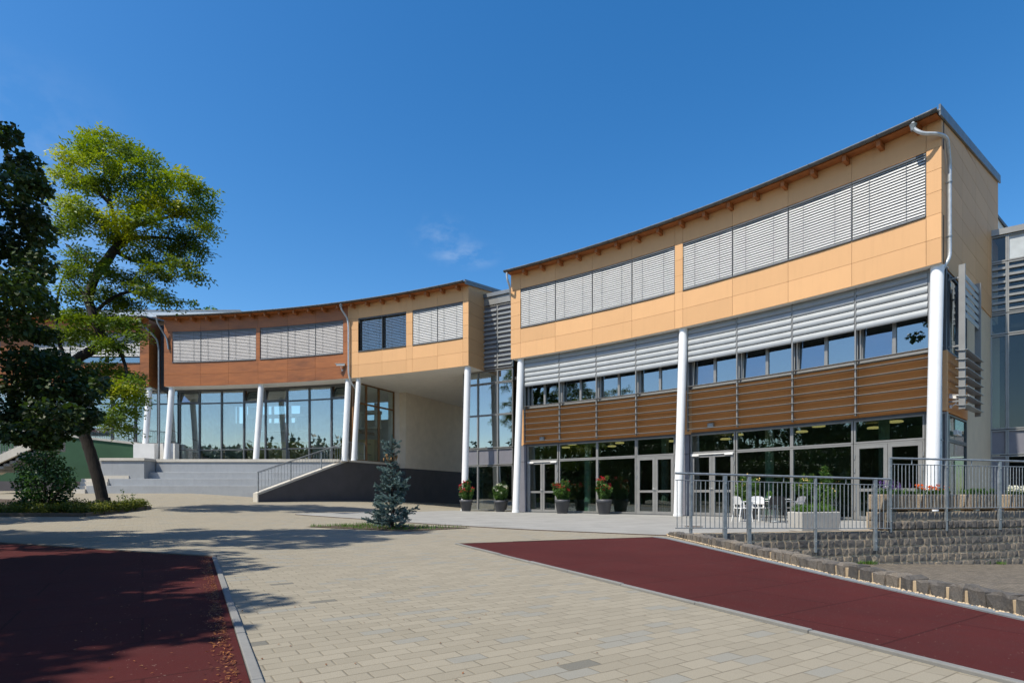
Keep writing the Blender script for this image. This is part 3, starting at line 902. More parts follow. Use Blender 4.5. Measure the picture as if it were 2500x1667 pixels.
for s0, s1, ed, k in bands:
    e2 = [ed[0] + .0] + ed[1:]
    for a, b in zip(e2, e2[1:]): sunshade(RW, a, b)
    f = MB(); arcbox(f, ed[4] - .022, ed[4] + .022, -.41, -.29, Z_B0 + .05, Z_SOF); f.build('sun_shade_post', m_frame, RW)
# ground floor
def glazed(root, name, s0, s1, z0, z1, gm=None, w=.055, d=DG, fm=None):
    f = MB(); frame_arc(f, s0, s1, z0, z1, d - .09, d + .02, w); fo = f.build(name, fm or m_frame, root)
    p = MB(); arcbox(p, s0 + w, s1 - w, d - .05, d - .035, z0 + w, z1 - w, 3); p.build('pane', gm or m_glassg, fo); return fo
def door(root, s0, s1, z0, z1, closer=False, d=DG):
    f = MB(); frame_arc(f, s0, s1, z0, z1, d - .09, d + .025, .05); fo = f.build('door', m_frame, root)
    mid = (s0 + s1) / 2
    for k, (a, b) in enumerate(((s0 + .055, mid - .006), (mid + .006, s1 - .055))):
        l = MB(); frame_arc(l, a, b, z0 + .03, z1 - .055, d - .06, d + .035, .115)
        arcbox(l, a + .115, b - .115, d - .05, d + .03, 1.0, 1.10); lo = l.build('door_leaf', m_frame, fo)
        p = MB(); arcbox(p, a + .115, b - .115, d - .02, d - .008, z0 + .145, 1.0); arcbox(p, a + .115, b - .115, d - .02, d - .008, 1.10, z1 - .17); p.build('pane', m_glassd, fo)
        for zz in (.35, 1.7, 2.15):
            pass
    h = MB(); e = AF(mid + .09, d + .09, 1.16); h.tube([e, AF(mid - .09 + .04, d + .09, 1.16)], .013, 8); h.tube([AF(mid + .075, d + .09, 1.16), AF(mid + .075, d + .03, 1.16)], .012, 8)
    h.tube([AF(mid + .075, d + .036, 1.10), AF(mid + .075, d + .036, 1.22)], .02, 8); h.build('handle', m_slat, fo)
    hg = MB()
    for s in (s0 + .03, s1 - .03):
        for zz in (.35, 1.65, 2.1): hg.tube([AF(s, d + .045, zz), AF(s, d + .045, zz + .14)], .016, 8)
    hg.build('hinge', m_blade, fo)
    if closer:
        c = MB(); arcbox(c, s0 + .04, s1 - .04, d + .03, d + .075, z1 - .06, z1 - .02); arcbox(c, s0 + .06, s0 + .40, d + .03, d + .10, z1 - .115, z1 - .03); arcbox(c, s1 - .40, s1 - .06, d + .03, d + .10, z1 - .115, z1 - .03)
        c.build('door_closer', m_white, fo)
    return fo
ZD = 2.62; ZT = Z_B0 - .07
def gx(x): return sx(x, DG)
lay = [  # (left column, right column of the photograph, kind)
    (1288, 1363, 'doorc'), (1365, 1458, 'glass'), (1458, 1553, 'glass'), (1554, 1648, 'door'),
    (1686, 1795, 'doorc'), (1797, 1933, 'glass'), (1933, 2083, 'glass'), (2085, 2258, 'door')]
for xl, xr, kd in lay:
    a, b = gx(xr), gx(xl)
    glazed(RW, 'window', a, b, ZD + .012, ZT)
    if kd == 'glass': glazed(RW, 'shop_window', a, b, .06, ZD)
    else: door(RW, a, b, .02, ZD, kd == 'doorc')
for xl, xr in ((1266, 1286), (1652, 1684)):
    sp_ = MB(); a, b = gx(xr), gx(xl); arcbox(sp_, a, b, DG - .06, DG + .06, .03, ZD - .02); arcbox(sp_, a, b, DG - .06, DG + .06, ZD, ZT)
    sp_.build('spandrel_panel', m_spand, RW)
a = gx(2259); glazed(RW, 'shop_window', -.02, a - .01, .06, ZT, m_glassg)
th = MB(); arcbox(th, -.02, gx(1266), DG - .12, DG + .04, .0, .05, 12); th.build('threshold', m_dframe, RW)
fa = MB(); arcbox(fa, 8.60, 9.00, DG - .05, DG + .045, Z_B0 - .05, Z_B1 + .02); arcbox(fa, 17.38, 17.62, DG - .05, DG + .045, Z_B0 - .05, Z_B1 + .02)
fa.build('pier_panel', m_tan, RW)
fa = MB(); arcbox(fa, 8.60, 9.00, DG - .05, DG + .04, Z_B1 + .02, Z_SOF); arcbox(fa, 17.38, 17.62, DG - .05, DG + .04, Z_B1 + .02, Z_SOF); arcbox(fa, 0.0, .31, DG - .05, DG + .04, Z_B1 + .02, Z_SOF)
fa.build('pier_cladding', m_dframe, RW)
fa = MB(); arcbox(fa, -.02, .27, DG - .05, DG + .03, Z_B0 - .03, Z_B1 + .02); fa.build('pier_panel', m_tan, RW)
# rooms behind the glass
im = MB()
arcbox(im, 1.6, 17.6, -7.1, -7.0, 0, Z_SOF, 12)
arcbox(im, 1.4, 17.6, -7.0, DG - .25, 3.75, 3.85, 12); arcbox(im, 1.4, 17.6, -7.0, DG - .25, Z_SOF - .08, Z_SOF - .002, 12)
arcbox(im, 17.5, 17.6, -7.0, DG - .15, 0.05, Z_SOF - .1)
im.build('interior_wall', m_room, RW)
im = MB(); arcbox(im, 1.4, 17.5, -7.0, DG - .12, .0, .035, 12); arcbox(im, .1, 1.38, -2.2, DG - .12, .0, .035, 3); im.build('interior_floor', m_infloor, RW)
for k, s in enumerate((2.2, 6.1, 10.6, 14.6)):
    im = MB(); p = AF(s, -2.2, 0); im.tube([p + Vector((0, 0, .04)), p + Vector((0, 0, 3.74))], .17, 16); im.build('interior_column', m_inwhite, RW)
for i in range(15):
    s = 1.0 + i * 1.12; d = -1.6 - (i * 37 % 5) * .75
    l = MB(); p = AF(s, d, 3.52); l.lathe([(.10, 0), (.22, .0), (.24, .03), (.20, .07), (.02, .09)], p, 18); lo = l.build('ceiling_lamp', m_lamp, RW)
    c = MB(); c.tube([p + Vector((0, 0, .08)), p + Vector((0, 0, .24))], .008, 5); c.build('cable', m_dframe, lo)
# green stalks stuck on the lower door panes
st = MB(); m_stalk = plain('green_film', (.10, .22, .10), .6)
for xl, xr, kd in lay:
    if kd == 'glass': continue
    a, b = gx(xr), gx(xl)
    for k in range(34):
        s = rnd.uniform(a + .2, b - .2); h = rnd.uniform(.5, .84); l = rnd.uniform(-.03, .03)
        if abs(s - (a + b) / 2) < .13: continue
        st.bar(AF(s, DG - .0305, .17), AF(s + l, DG - .0305, .17 + h), .010, .004, (0, 1, 0))
st.build('grass_film', m_stalk, RW)
# columns and downpipes
column(RW, .14, -.0); column(RW, 8.83, 0); column(RW, 17.36, 0)
tube_path(RW, 'downpipe', [AF(.52, EAVE + .08, 12.14), AF(.50, EAVE + .08, 11.93), AF(.30, EAVE + .02, 11.72), AF(-.02, .16, 11.66), EW(.10, .12, 11.58), EW(.52, .10, 10.95), EW(.52, .10, 8.35), EW(.50, .10, 8.1), EW(.36, -.09, 7.66), EW(.34, -.10, 7.2), EW(.34, -.10, .03)], .052, m_pipe)
hp = MB(); hp.lathe([(.058, -.16), (.075, -.06), (.105, .02)], AF(.52, EAVE + .08, 12.06), 14); hp.build('outlet', m_galv, RW)
for z in (10.4, 8.75): cl = MB(); cl.tube([EW(.52, .0, z), EW(.52, .10, z)], .012, 6); cl.tube([EW(.52, .10, z - .02), EW(.52, .10, z + .02)], .068, 14); cl.build('pipe_clip', m_galv, RW)
for z in (5.45, 2.55): cl = MB(); cl.tube([EW(.34, -.10, z - .02), EW(.34, -.10, z + .02)], .068, 14); cl.tube([EW(.34, -.10, z), EW(.62, -.06, z)], .012, 6); cl.build('pipe_clip', m_galv, RW)
tube_path(RW, 'downpipe', [AF(17.72, EAVE + .08, 12.12), AF(17.72, EAVE + .06, 11.8), AF(17.66, .30, 11.45), AF(17.86, -.05, 11.15), AF(17.95, -.5, 10.6)], .052, m_pipe)
# -- lower end wall: corner glazing, tan band, beige pier
e1 = MB(); EW.box(e1, 3.72, DEP + .6, -.30, -.03, 0, Z_SOF); e1.build('end_pier', m_pier, RW)
T0, T1 = .62, 3.70
def wall_glass(root, name, t0, t1, z0, z1, gm, o=-.05, fm=None, w=.05):
    f = MB(); EW.frame(f, t0, t1, z0, z1, o - .06, o + .02, w); fo = f.build(name, fm or m_dframe, root)
    p = MB(); EW.box(p, t0 + w, t1 - w, o - .03, o - .018, z0 + w, z1 - w); p.build('pane', gm, fo)
for a, b in ((T0, 1.25), (1.25, 2.4), (2.4, T1)): wall_glass(RW, 'window', a + .005, b - .005, 5.36, Z_SOF - .02, m_glass)
for a, b in ((T0, 1.15), (1.15, T1)):
    wall_glass(RW, 'shop_window', a + .005, b - .005, .06, 2.6, m_glassg); wall_glass(RW, 'window', a + .005, b - .005, 2.61, 3.42, m_glassg)
e2 = MB()
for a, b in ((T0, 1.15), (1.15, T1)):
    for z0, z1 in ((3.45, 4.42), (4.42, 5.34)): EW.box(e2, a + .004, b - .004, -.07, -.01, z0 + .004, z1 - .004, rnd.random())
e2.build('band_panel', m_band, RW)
e2 = MB(); EW.box(e2, T0, T1, -.3, -.08, 3.43, 5.35); e2.build('wall_core', m_back, RW)
sh = MB()
for t, zb in ((.98, 3.52), (3.36, 3.50)): EW.box(sh, t - .035, t + .035, .24, .40, zb, 7.95)
so = sh.build('sun_shade', m_frame, RW)
sh = MB()
for t in (.98, 3.36):
    for z in (3.75, 5.45, 7.55): EW.box(sh, t - .02, t + .02, -.02, .24, z, z + .05)
sh.build('bracket', m_frame, so)
sh = MB()
for i in range(6):
    z = 7.82 - .235 * i
    pr = [(.28, z), (.335, z - .06), (.36, z - .15), (.345, z - .24)]
    for (o1, z1), (o2, z2) in zip(pr, pr[1:]):
        q = [EW(1.02, o1, z1), EW(3.32, o1, z1), EW(3.32, o2, z2), EW(1.02, o2, z2)]; sh.hexa([v - Vector((EW.m.x, EW.m.y, 0)) * .012 for v in q] + q)
sh.build('closed_blade', m_blade, so)
sh = MB()
for z in (3.62, 3.90, 4.18, 4.46, 4.74, 5.02, 5.30):
    pr = [(.17, z + .04), (.26, z + .012), (.36, z), (.47, z + .012)]
    for (o1, z1), (o2, z2) in zip(pr, pr[1:]):
        q = [EW(.9, o1, z1), EW(3.44, o1, z1), EW(3.44, o2, z2), EW(.9, o2, z2)]; sh.hexa(q + [v + Vector((0, 0, .014)) for v in q])
sh.build('open_blade', m_blade, so)

# ================================================================== left wing
LW = empty('school_building', (-12, 42, 0), 'curved left wing, brown wood and tan panels over a tall hall of glass', 'building')
L0, L1, LT = 20.45, 41.45, 28.62           # right end, left end, where tan meets brown
def win(x0, x1): return sx(x1), sx(x0)
tw1 = win(1007, 1130); tw2 = win(874.5, 991.5); bw1 = win(634.6, 837.6); bw2 = win(420.5, 625)
tan = MB(); brn = MB()
rowsL = [Z_SOF, 8.60, Z_SILL - .03]
m1 = (tw1[0] + tw1[1]) / 2; m2 = (tw2[0] + tw2[1]) / 2
tcols = [L0, tw1[0], m1, tw1[1], tw2[0], m2, tw2[1], LT]
panel_rows(tan, tcols, rowsL, -.03, 0); panel_rows(tan, tcols, [Z_WTOP + .015, Z_WALL + .05], -.03, 0)
for a, b in ((L0, tw1[0]), (tw1[1], tw2[0]), (tw2[1], LT)): panel_rows(tan, [a, b], [Z_SILL - .03, 10.03, 10.69, Z_WTOP + .015], -.03, 0)
def thirds(w): return [w[0] + (w[1] - w[0]) * i / 3 for i in range(4)]
bcols = [LT] + thirds(bw1)[0:] + thirds(bw2) + [L1]
bcols = [LT, thirds(bw1)[1], thirds(bw1)[2], (bw1[1] + bw2[0]) / 2, thirds(bw2)[1], thirds(bw2)[2], L1]
panel_rows(brn, bcols, rowsL, -.03, 0); panel_rows(brn, bcols, [Z_WTOP + .015, Z_WALL + .05], -.03, 0)
for a, b in ((LT, bw1[0]), (bw1[1], bw2[0]), (bw2[1], L1)):
    if b - a > .06: panel_rows(brn, [a, b], [Z_SILL - .03, 10.03, 10.69, Z_WTOP + .015], -.03, 0)
tan.build('facade_panel', m_tan, LW); brn.build('facade_panel', m_brown, LW)
box_body(LW, L0, L1, 9.4, m_back)
im = MB(); arcbox(im, L0 + .05, L1 - .05, -3.0, -2.9, Z_SOF + .05, 12.1, 16); arcbox(im, L0 + .05, L1 - .05, -2.9, -.31, Z_SOF + .04, Z_SOF + .10, 16); im.build('interior_wall', m_dark, LW)
def pair(w, n, mat, closed=True):
    e = [w[0] + (w[1] - w[0]) * i / n for i in range(n + 1)]
    for a, b in zip(e, e[1:]): blind_window(LW, a + .004, b - .004, Z_SILL, Z_WTOP, mat, closed)
pair(tw1, 2, m_slat); pair(tw2, 2, m_slatd, False); pair(bw1, 3, m_slat2); pair(bw2, 3, m_slat2)
gutter_roof(LW, L0, L1, 9.5, 1.57, .10, .2)
CE = AF(L0, 0, 0); thE = TH0 + L0 / RR
LE = Lin(CE, (math.cos(thE), math.sin(thE)), (math.sin(thE), -math.cos(thE)))
em = MB()
for a, b in ((.012, 1.5), (1.5, 3.4), (3.4, 6.4), (6.4, 9.4)):
    for z0, z1 in zip([Z_SOF, 8.6, Z_SILL - .03, 10.03, 10.69, Z_WTOP + .015], [8.6, Z_SILL - .03, 10.03, 10.69, Z_WTOP + .015, 12.16]):
        LE.box(em, a + .005, b - .005, -.03, 0, z0 + .005, z1 - .005, rnd.random())
em.build('end_wall_panel', m_tan, LW)
eb = MB(); LE.box(eb, .04, 9.3, -.25, -.035, Z_SOF + .03, 12.16)
eb.hexa([LE(.0, -.25, 12.17), LE(9.4, -.25, 12.17), LE(9.4, -.02, 12.17), LE(0, -.02, 12.17), LE(0, -.25, 12.2), LE(9.4, -.25, 13.72), LE(9.4, -.02, 13.72), LE(0, -.02, 12.2)])
eb.build('end_wall_core', m_tan, LW)
vg = MB(); vg.bar(LE(-.42, .05, 12.20), LE(9.5, .05, 13.80), .05, .24); vg.build('verge_flashing', m_roof, LW)
# soffit: over the hall front and the whole passage
PW = Lin((-9.72, 34.62), (.447, .894), (.894, -.447))          # left wall of the passage
sf = MB(); arcbox(sf, LT - .2, L1 - .03, -1.4, -.032, Z_SOF + .004, Z_SOF + .028, 14)
arcbox(sf, L0 + .03, LT - .2, -1.4, -.032, Z_SOF + .004, Z_SOF + .028, 10)
arcbox(sf, L0 + .03, LT + .6, -16.5, -1.4, Z_SOF + .005, Z_SOF + .05, 10)
sf.build('soffit', m_soffit, LW)
# hall glazing, recessed under the brown box
DL = -1.25; ZTER = 3.02
HX = [434, 487, 541, 595.5, 648, 700.7, 755, 809, 852]
hs = [sx(x, DL) for x in HX]
g0 = sx(430, DL)
for i, (xl, xr) in enumerate(zip(HX, HX[1:])):
    b, a = sx(xl, DL), sx(xr, DL)
    f = MB()
    arcbox(f, a - .001, a + .045, DL - .12, DL + .04, ZTER, Z_SOF); arcbox(f, b - .045, b + .001, DL - .12, DL + .04, ZTER, Z_SOF)
    arcbox(f, a + .045, b - .045, DL - .1, DL + .03, 6.90, 6.98); arcbox(f, a + .045, b - .045, DL - .1, DL + .03, 3.84, 3.91)
    arcbox(f, a + .045, b - .045, DL - .1, DL + .03, ZTER, ZTER + .07); arcbox(f, a + .045, b - .045, DL - .1, DL + .03, Z_SOF - .14, Z_SOF)
    fo = f.build('window', m_dframe, LW)
    wf = MB(); arcbox(wf, a + .0, a + .06, DL - .34, DL - .121, ZTER, Z_SOF); wf.build('mullion', m_wframe, fo)
    p = MB()
    arcbox(p, a + .045, b - .045, DL - .04, DL - .025, ZTER + .07, 3.84); arcbox(p, a + .045, b - .045, DL - .04, DL - .025, 3.91, 6.90)
    op = i in (0, 3, 4, 7)
    if not op: arcbox(p, a + .045, b - .045, DL - .04, DL - .025, 6.98, Z_SOF - .14)
    p.build('pane', m_glassl, fo)
    if op:
        t = MB(); til = .42 if i in (3, 7) else .14
        u = AF(9, 1, 0) - AF(9, 0, 0)
        lo0, lo1 = AF(a + .06, DL + .02, 7.0), AF(b - .06, DL + .02, 7.0)
        hi0, hi1 = AF(a + .06, DL - til, Z_SOF - .17), AF(b - .06, DL - til, Z_SOF - .17)
        for q in ((lo0, lo1), (hi0, hi1), (lo0, hi0), (lo1, hi1)): t.bar(q[0], q[1], .07, .07)
        to = t.build('hopper_window', m_dframe, fo)
        pp = MB(); n3 = Vector((.2, .97, -.1)).normalized() * .012
        q = [lo0, lo1, hi1, hi0]; pp.hexa(q + [v + n3 for v in q]); pp.build('pane', m_glassl, to)
# hall interior
im = MB(); arcbox(im, LT + .2, L1 - .1, -8.1, -8.0, ZTER, 6.5, 14)
for k in range(11): s = LT + .3 + (L1 - LT - .6) * k / 10; arcbox(im, s - (.5 if k % 3 == 0 else .08), s + (.5 if k % 3 == 0 else .08), -8.1, -8.0, 6.5, Z_SOF - .07)
if 1: arcbox(im, LT + .2, L1 - .1, -8.0, DL - .36, Z_SOF - .06, Z_SOF - .004, 14)
arcbox(im, L1 - .22, L1 - .12, -7.9, DL - .4, ZTER, Z_SOF - .1)
im.build('interior_wall', m_inwhite, LW)
im = MB(); arcbox(im, LT + .4, L1 - .1, -8.0, DL - .35, ZTER - .02, ZTER + .0, 14); im.build('interior_floor', m_infloor, LW)
s_a, s_b = sx(760, -3.6), sx(592, -3.6)
im = MB(); arcbox(im, LT + .5, s_b, -4.3, -3.6, ZTER + .01, ZTER + 1.55, 8); im.build('counter', m_inyel, LW)
im = MB(); arcbox(im, LT + .5, s_b, -4.6, -4.0, 6.35, 6.55, 8); arcbox(im, LT + .5, s_b, -4.6, -4.0, 5.35, 5.45, 8)
for k in range(9): s = LT + .6 + (s_b - LT - .7) * k / 8; arcbox(im, s - .09, s + .09, -4.5, -4.05, 5.45, 6.35)
im.build('gallery', m_inwhite, LW)
im = MB()
for k in range(10):
    s = sx(478, -2.6) + .30 * (k - 4); arcbox(im, s, s + .32, -3.6, -2.2, ZTER + .01, ZTER + .16 * (k + 1))
im.build('interior_stair', m_dark, LW)
im = MB(); s = sx(470, -2.2); im.tube([AF(s - 1.4, -2.25, 4.1), AF(s + 1.6, -2.25, 5.4)], .03, 6); im.build('stair_rail', m_wframe, LW)
for x in (638, 420): column(LW, sx(x, -.28), 2.9, .55)
column(LW, sx(851, -.28), 2.9, .42); column(LW, sx(876, -.28), 2.9, .5, .15)
column(LW, 20.68, .03, .35)
tube_path(LW, 'downpipe', [AF(28.75, EAVE + .08, 12.12), AF(28.75, EAVE + .07, 11.85), AF(28.55, .14, 11.35), AF(28.50, .11, 10.9), AF(28.50, .11, 8.1), AF(28.42, .0, 7.6), AF(28.38, -.55, 7.2), AF(28.38, -.55, 3.05)], .055, m_pipe)
hp = MB(); hp.lathe([(.058, -.16), (.075, -.06), (.105, .02)], AF(28.75, EAVE + .08, 12.06), 14); hp.build('outlet', m_galv, LW)
tube_path(LW, 'downpipe', [AF(41.6, EAVE + .05, 12.1), AF(41.6, EAVE, 11.8), AF(41.35, .16, 11.2), AF(41.2, .10, 10.9), AF(41.1, .06, 10.2)], .055, m_galv)
# passage side walls
wl_ = MB(); PW.box(wl_, 4.15, 4.95, -.6, .0, ZTER, Z_SOF); wl_.build('side_wall', m_white, LW)
PWo = .52
wl_ = MB(); PW.box(wl_, 4.6, 22, -.4, PWo, 2.72, Z_SOF); wl_.build('side_wall', m_beige, LW)
wl_ = MB(); PW.box(wl_, 4.6, 22, -.4, PWo + .012, -.5, 2.715); wl_.build('side_wall_base', m_plinth, LW)
t_ = MB()
ts = [.15, 1.35, 2.55, 4.12]
for a, b in zip(ts, ts[1:]):
    f = MB(); PW.frame(f, a, b, ZTER + .01, Z_SOF - .01, -.16, -.04, .06); PW.box(f, a + .06, b - .06, -.14, -.045, 6.55, 6.65); fo = f.build('window', m_wframe, LW)
    p = MB(); PW.box(p, a + .06, b - .06, -.10, -.088, ZTER + .07, 6.55); PW.box(p, a + .06, b - .06, -.10, -.088, 6.65, Z_SOF - .07); p.build('pane', m_glassl, fo)
# things seen through that glass
im = MB(); PW.box(im, .4, 3.9, -4.0, -3.9, ZTER + .1, Z_SOF - .1); im.build('interior_wall', m_inwhite, LW)
im = MB()
for zz in (3.55, 4.25, 4.9, 5.0): im.bar(PW(.3, -.8, zz), PW(3.2, -1.0, zz), .06, .08)
im.bar(PW(2.2, -.7, ZTER), PW(2.0, -.8, 4.3), .14, .1); im.build('bench', m_wframe, LW)
pe = MB(); p0 = AF(20.45, -1.7, 0)
RWp = Lin((p0.x - .6, p0.y), (.447, .894), (-.894, .447)); RWp.box(pe, .4, 20, -.3, 0, 0, Z_SOF); pass
pe.build('side_wall', m_beige, LW)

# far left section of the same curve
FW = empty('school_building', (-30, 42, 0), 'brown panelled section with half drawn white blinds behind the leaning tree', 'building')
F0, F1 = 42.45, 58.0
fwin = [(43.05, 45.3), (45.3, 47.5), (47.5, 49.7)]
fb = MB(); fc = [F0, 43.05, 45.3, 47.5, 49.7, 52.0, 55.0, F1]
panel_rows(fb, fc, rowsL, -.03, 0); panel_rows(fb, fc, [Z_WTOP + .015, Z_WALL + .05], -.03, 0)
for a, b in ((F0, 43.05), (49.7, 51.6), (53.9, F1)): panel_rows(fb, [a, b], [Z_SILL - .03, 10.03, 10.69, Z_WTOP + .015], -.03, 0)
fb.build('facade_panel', m_brown, FW); box_body(FW, F0, F1, 9.4, m_back)
for a, b in fwin: blind_window(FW, a + .004, b - .004, Z_SILL, Z_WTOP, m_slat, True, lift=.42)
blind_window(FW, 51.6, 53.9, Z_SILL, Z_WTOP, m_slatd, True, lift=.2)
im = MB(); arcbox(im, F0 + .05, F1 - .05, -3.0, -2.9, Z_SOF + .05, 12.1, 12); im.build('interior_wall', m_dark, FW)
gutter_roof(FW, F0, F1, 9.5, 1.57, .1, .1, n=20)
ec = AF(F0, 0, 0); thF = TH0 + F0 / RR; FE = Lin(ec, (math.cos(thF), math.sin(thF)), (math.sin(thF), -math.cos(thF)))
em = MB()
for z0, z1 in zip([Z_SOF, 8.6, Z_SILL - .03, 10.03, 10.69, Z_WTOP + .015], [8.6, Z_SILL - .03, 10.03, 10.69, Z_WTOP + .015, 12.16]): FE.box(em, .012, 4, -.03, 0, z0 + .005, z1 - .005, rnd.random())
em.build('end_wall_panel', m_brown, FW)
eb = MB(); FE.box(eb, .03, 9, -.25, -.035, Z_SOF, 12.1); eb.build('end_wall_core', m_back, FW)
sf = MB(); arcbox(sf, F0, F1, -1.4, -.032, Z_SOF + .004, Z_SOF + .03, 10); sf.build('soffit', m_soffit, FW)
for i in range(9):
    a, b = 41.2 + i * 1.5, 42.68 + i * 1.5
    f = MB(); frame_arc(f, a, b, 4.3, Z_SOF, DL - .1, DL + .03, .06); arcbox(f, a + .06, b - .06, DL - .08, DL + .02, 6.90, 6.98); fo = f.build('window', m_dframe, FW)
    p = MB(); arcbox(p, a + .06, b - .06, DL - .04, DL - .025, 4.36, 6.9); arcbox(p, a + .06, b - .06, DL - .04, DL - .025, 6.98, Z_SOF - .06); p.build('pane', m_glassl, fo)
im = MB(); arcbox(im, 41.2, F1, -5, -4.9, 3, Z_SOF, 10); im.build('interior_wall', m_inwhite, FW)
im = MB(); arcbox(im, 41.25, 42.75, DL + .05, DL + .5, ZTER, 4.28); arcbox(im, 42.75, F1, DL - .1, DL + .1, ZTER, 4.28, 6); im.build('plinth_wall', m_white, FW)
gp_ = MB(); arcbox(gp_, L1 + .02, F0 - .02, -1.2, -1.1, Z_SOF, 12.1); gp_.build('recess_wall', m_dframe, FW)
column(FW, 42.62, 2.9, .5); column(FW, 50.0, 2.9, .5)
tube_path(FW, 'downpipe', [AF(42.75, EAVE + .05, 12.1), AF(42.75, EAVE, 11.8), AF(42.3, .06, 11.3), AF(42.05, -.2, 10.9), AF(42.0, -.3, 10.3), AF(42.0, -.3, 3.05)], .06, m_galv)

# ------------------------------------------------------------------ glass connector between the wings
GC = empty('glass_connector', AF(19.1, -1.6, 0), 'narrow grey glazed link with a slatted top between the tan buildings', 'building')
DC = -1.6; cs = [17.5, sx(1215, DC), sx(1166.5, DC), sx(1131, DC)]
cs[0] = sx(1252, DC)
def cz(y): return EAVE * 0 + EYE + (HY - y) * AF(19, DC, 0).y / FPX
cap = MB(); arcbox(cap, cs[0] - 1.0, cs[2] + .06, DC - 6, DC + .10, 11.92, 12.12); cap.build('roof', m_roof, GC)
bd = MB(); arcbox(bd, cs[0] - 1.0, cs[2] + .03, DC - .1, DC + .02, cz(737), 11.92); bd.build('fascia', m_frame, GC)
rows_c = [(cz(898) + .03, cz(740), 'slat'), (cz(930), cz(900), 'g'), (cz(1009), cz(931.5), 'g'), (cz(1091), cz(1010), 'g'), (cz(1133), cz(1093), 's'), (.05, cz(1135), 'g')]
for i, (a, b) in enumerate(zip(cs, cs[1:])):
    for z0, z1, kd in rows_c:
        if i == 2 and z0 > 7.85: continue
        z1 = min(z1, 7.83) if i == 2 else z1
        f = MB(); frame_arc(f, a + .002, b - .002, z0, z1, DC - .1, DC + .03, .035); fo = f.build('window' if kd != 's' else 'spandrel', m_frame, GC)
        p = MB(); arcbox(p, a + .037, b - .037, DC - .05, DC - .035, z0 + .035, z1 - .035)
        p.build('pane' if kd != 's' else 'panel', m_spand if kd in ('s', 'slat') else m_glassc, fo)
        if kd == 'slat':
            s = MB(); n = 13
            for k in range(n):
                zz = z0 + .14 + (z1 - z0 - .2) * k / n; arcbox(s, a + .04, b - .04, DC - .02, DC + .07, zz, zz + .095)
            s.build('slat', m_blade, fo)
im = MB(); arcbox(im, 17.6, 21.2, -5.6, -5.5, 0, 11.9); arcbox(im, 17.6, 21.2, -5.5, DC - .15, 3.4, 3.55); arcbox(im, 17.6, 21.2, -5.5, DC - .15, 7.2, 7.35); im.build('interior_wall', m_dark, GC)
for k, (s, d, z) in enumerate(((18.4, -3, 7.0), (19.2, -3.6, 7.0), (18.2, -4.2, 7.0), (18.8, -2.6, 3.25))):
    l = MB(); l.lathe([(.10, 0), (.22, .0), (.24, .03), (.20, .07), (.02, .09)], AF(s, d, z), 16); l.build('ceiling_lamp', m_lamp, GC)
# ------------------------------------------------------------------ glazed block at the right edge
m_pale = plain('pale_panel', (.46, .49, .50), .4)
GR = empty('glass_connector', (19, 22.4, 0), 'grey framed glazed block at the right edge of the photo', 'building')
QL = Lin((18.86, 22.42), (.801, -.598), (-.598, -.801))
def qt(x):      # distance along QL seen at column x
    k = (x - CX) / FPX; c, e = QL.c, QL.e
    return (c.x - k * c.y) / (k * e.y - e.x)
tq = [qt(2418), qt(2459), qt(2520), qt(2575), qt(2650)]
capm = MB(); QL.box(capm, tq[0] - .05, tq[-1], -5, .10, 11.02, 11.25); capm.build('roof', m_frame, GR)
for i, (a, b) in enumerate(zip(tq, tq[1:])):
    for z0, z1, kd in ((9.98, 11.0, 'g' if i == 0 else 'w'), (7.98, 9.95, 'slat'), (7.15, 7.95, 'g'), (3.45, 7.12, 'g'), (2.45, 3.42, 's') if i == 0 else (2.45, 3.42, 's'), (.05, 2.42, 's' if i == 0 else 'd')):
        f = MB(); w = .05; QL.frame(f, a + .003, b - .003, z0, z1, -.1, .03, w); fo = f.build('window' if kd in 'gslat' and kd != 's' else ('door' if kd == 'd' else 'spandrel'), m_frame, GR)
        p = MB(); QL.box(p, a + w, b - w, -.05, -.035, z0 + w, z1 - w); p.build('pane' if kd not in 'sw' else 'panel', m_spand if kd == 's' else m_pale if kd == 'w' else m_glassr, fo)
        if kd == 'slat':
            s = MB(); n = 7
            for k in range(n): zz = z0 + .08 + (z1 - z0 - .1) * k / n; QL.box(s, a + w, b - w, -.02, .06, zz, zz + .09)
            s.build('slat', m_frame, fo)
im = MB(); QL.box(im, tq[0], tq[-1], -5.1, -5.0, 0, 11); QL.box(im, tq[0], tq[-1], -5, -.2, 3.3, 3.5); QL.box(im, tq[0], tq[-1], -5, -.2, 7.4, 7.6); QL.box(im, tq[0] + .01, tq[0] + .05, -5, -.12, 0, 11)
im.build('interior_wall', m_dark, GR)
hb = empty('school_building', (22, 27, 0), 'white rear building with dark roof edge just showing behind the glazed block', 'building')
mb = MB(); mb.hexa([(22.2, 26.2, 0), (24.2, 27.4, 0), (27, 36, 0), (24, 36, 0), (22.2, 26.2, 13.85), (24.2, 27.4, 13.0), (27, 36, 13.0), (24, 36, 13.85)]); mb.build('wall', m_white, hb)
mb = MB(); mb.hexa([(22.1, 26.1, 13.86), (24.3, 27.3, 13.01), (27, 36, 13.01), (24, 36.1, 13.86), (22.1, 26.1, 14.0), (24.3, 27.3, 13.13), (27, 36, 13.13), (24, 36.1, 14.0)]); mb.build('roof', m_dframe, hb)

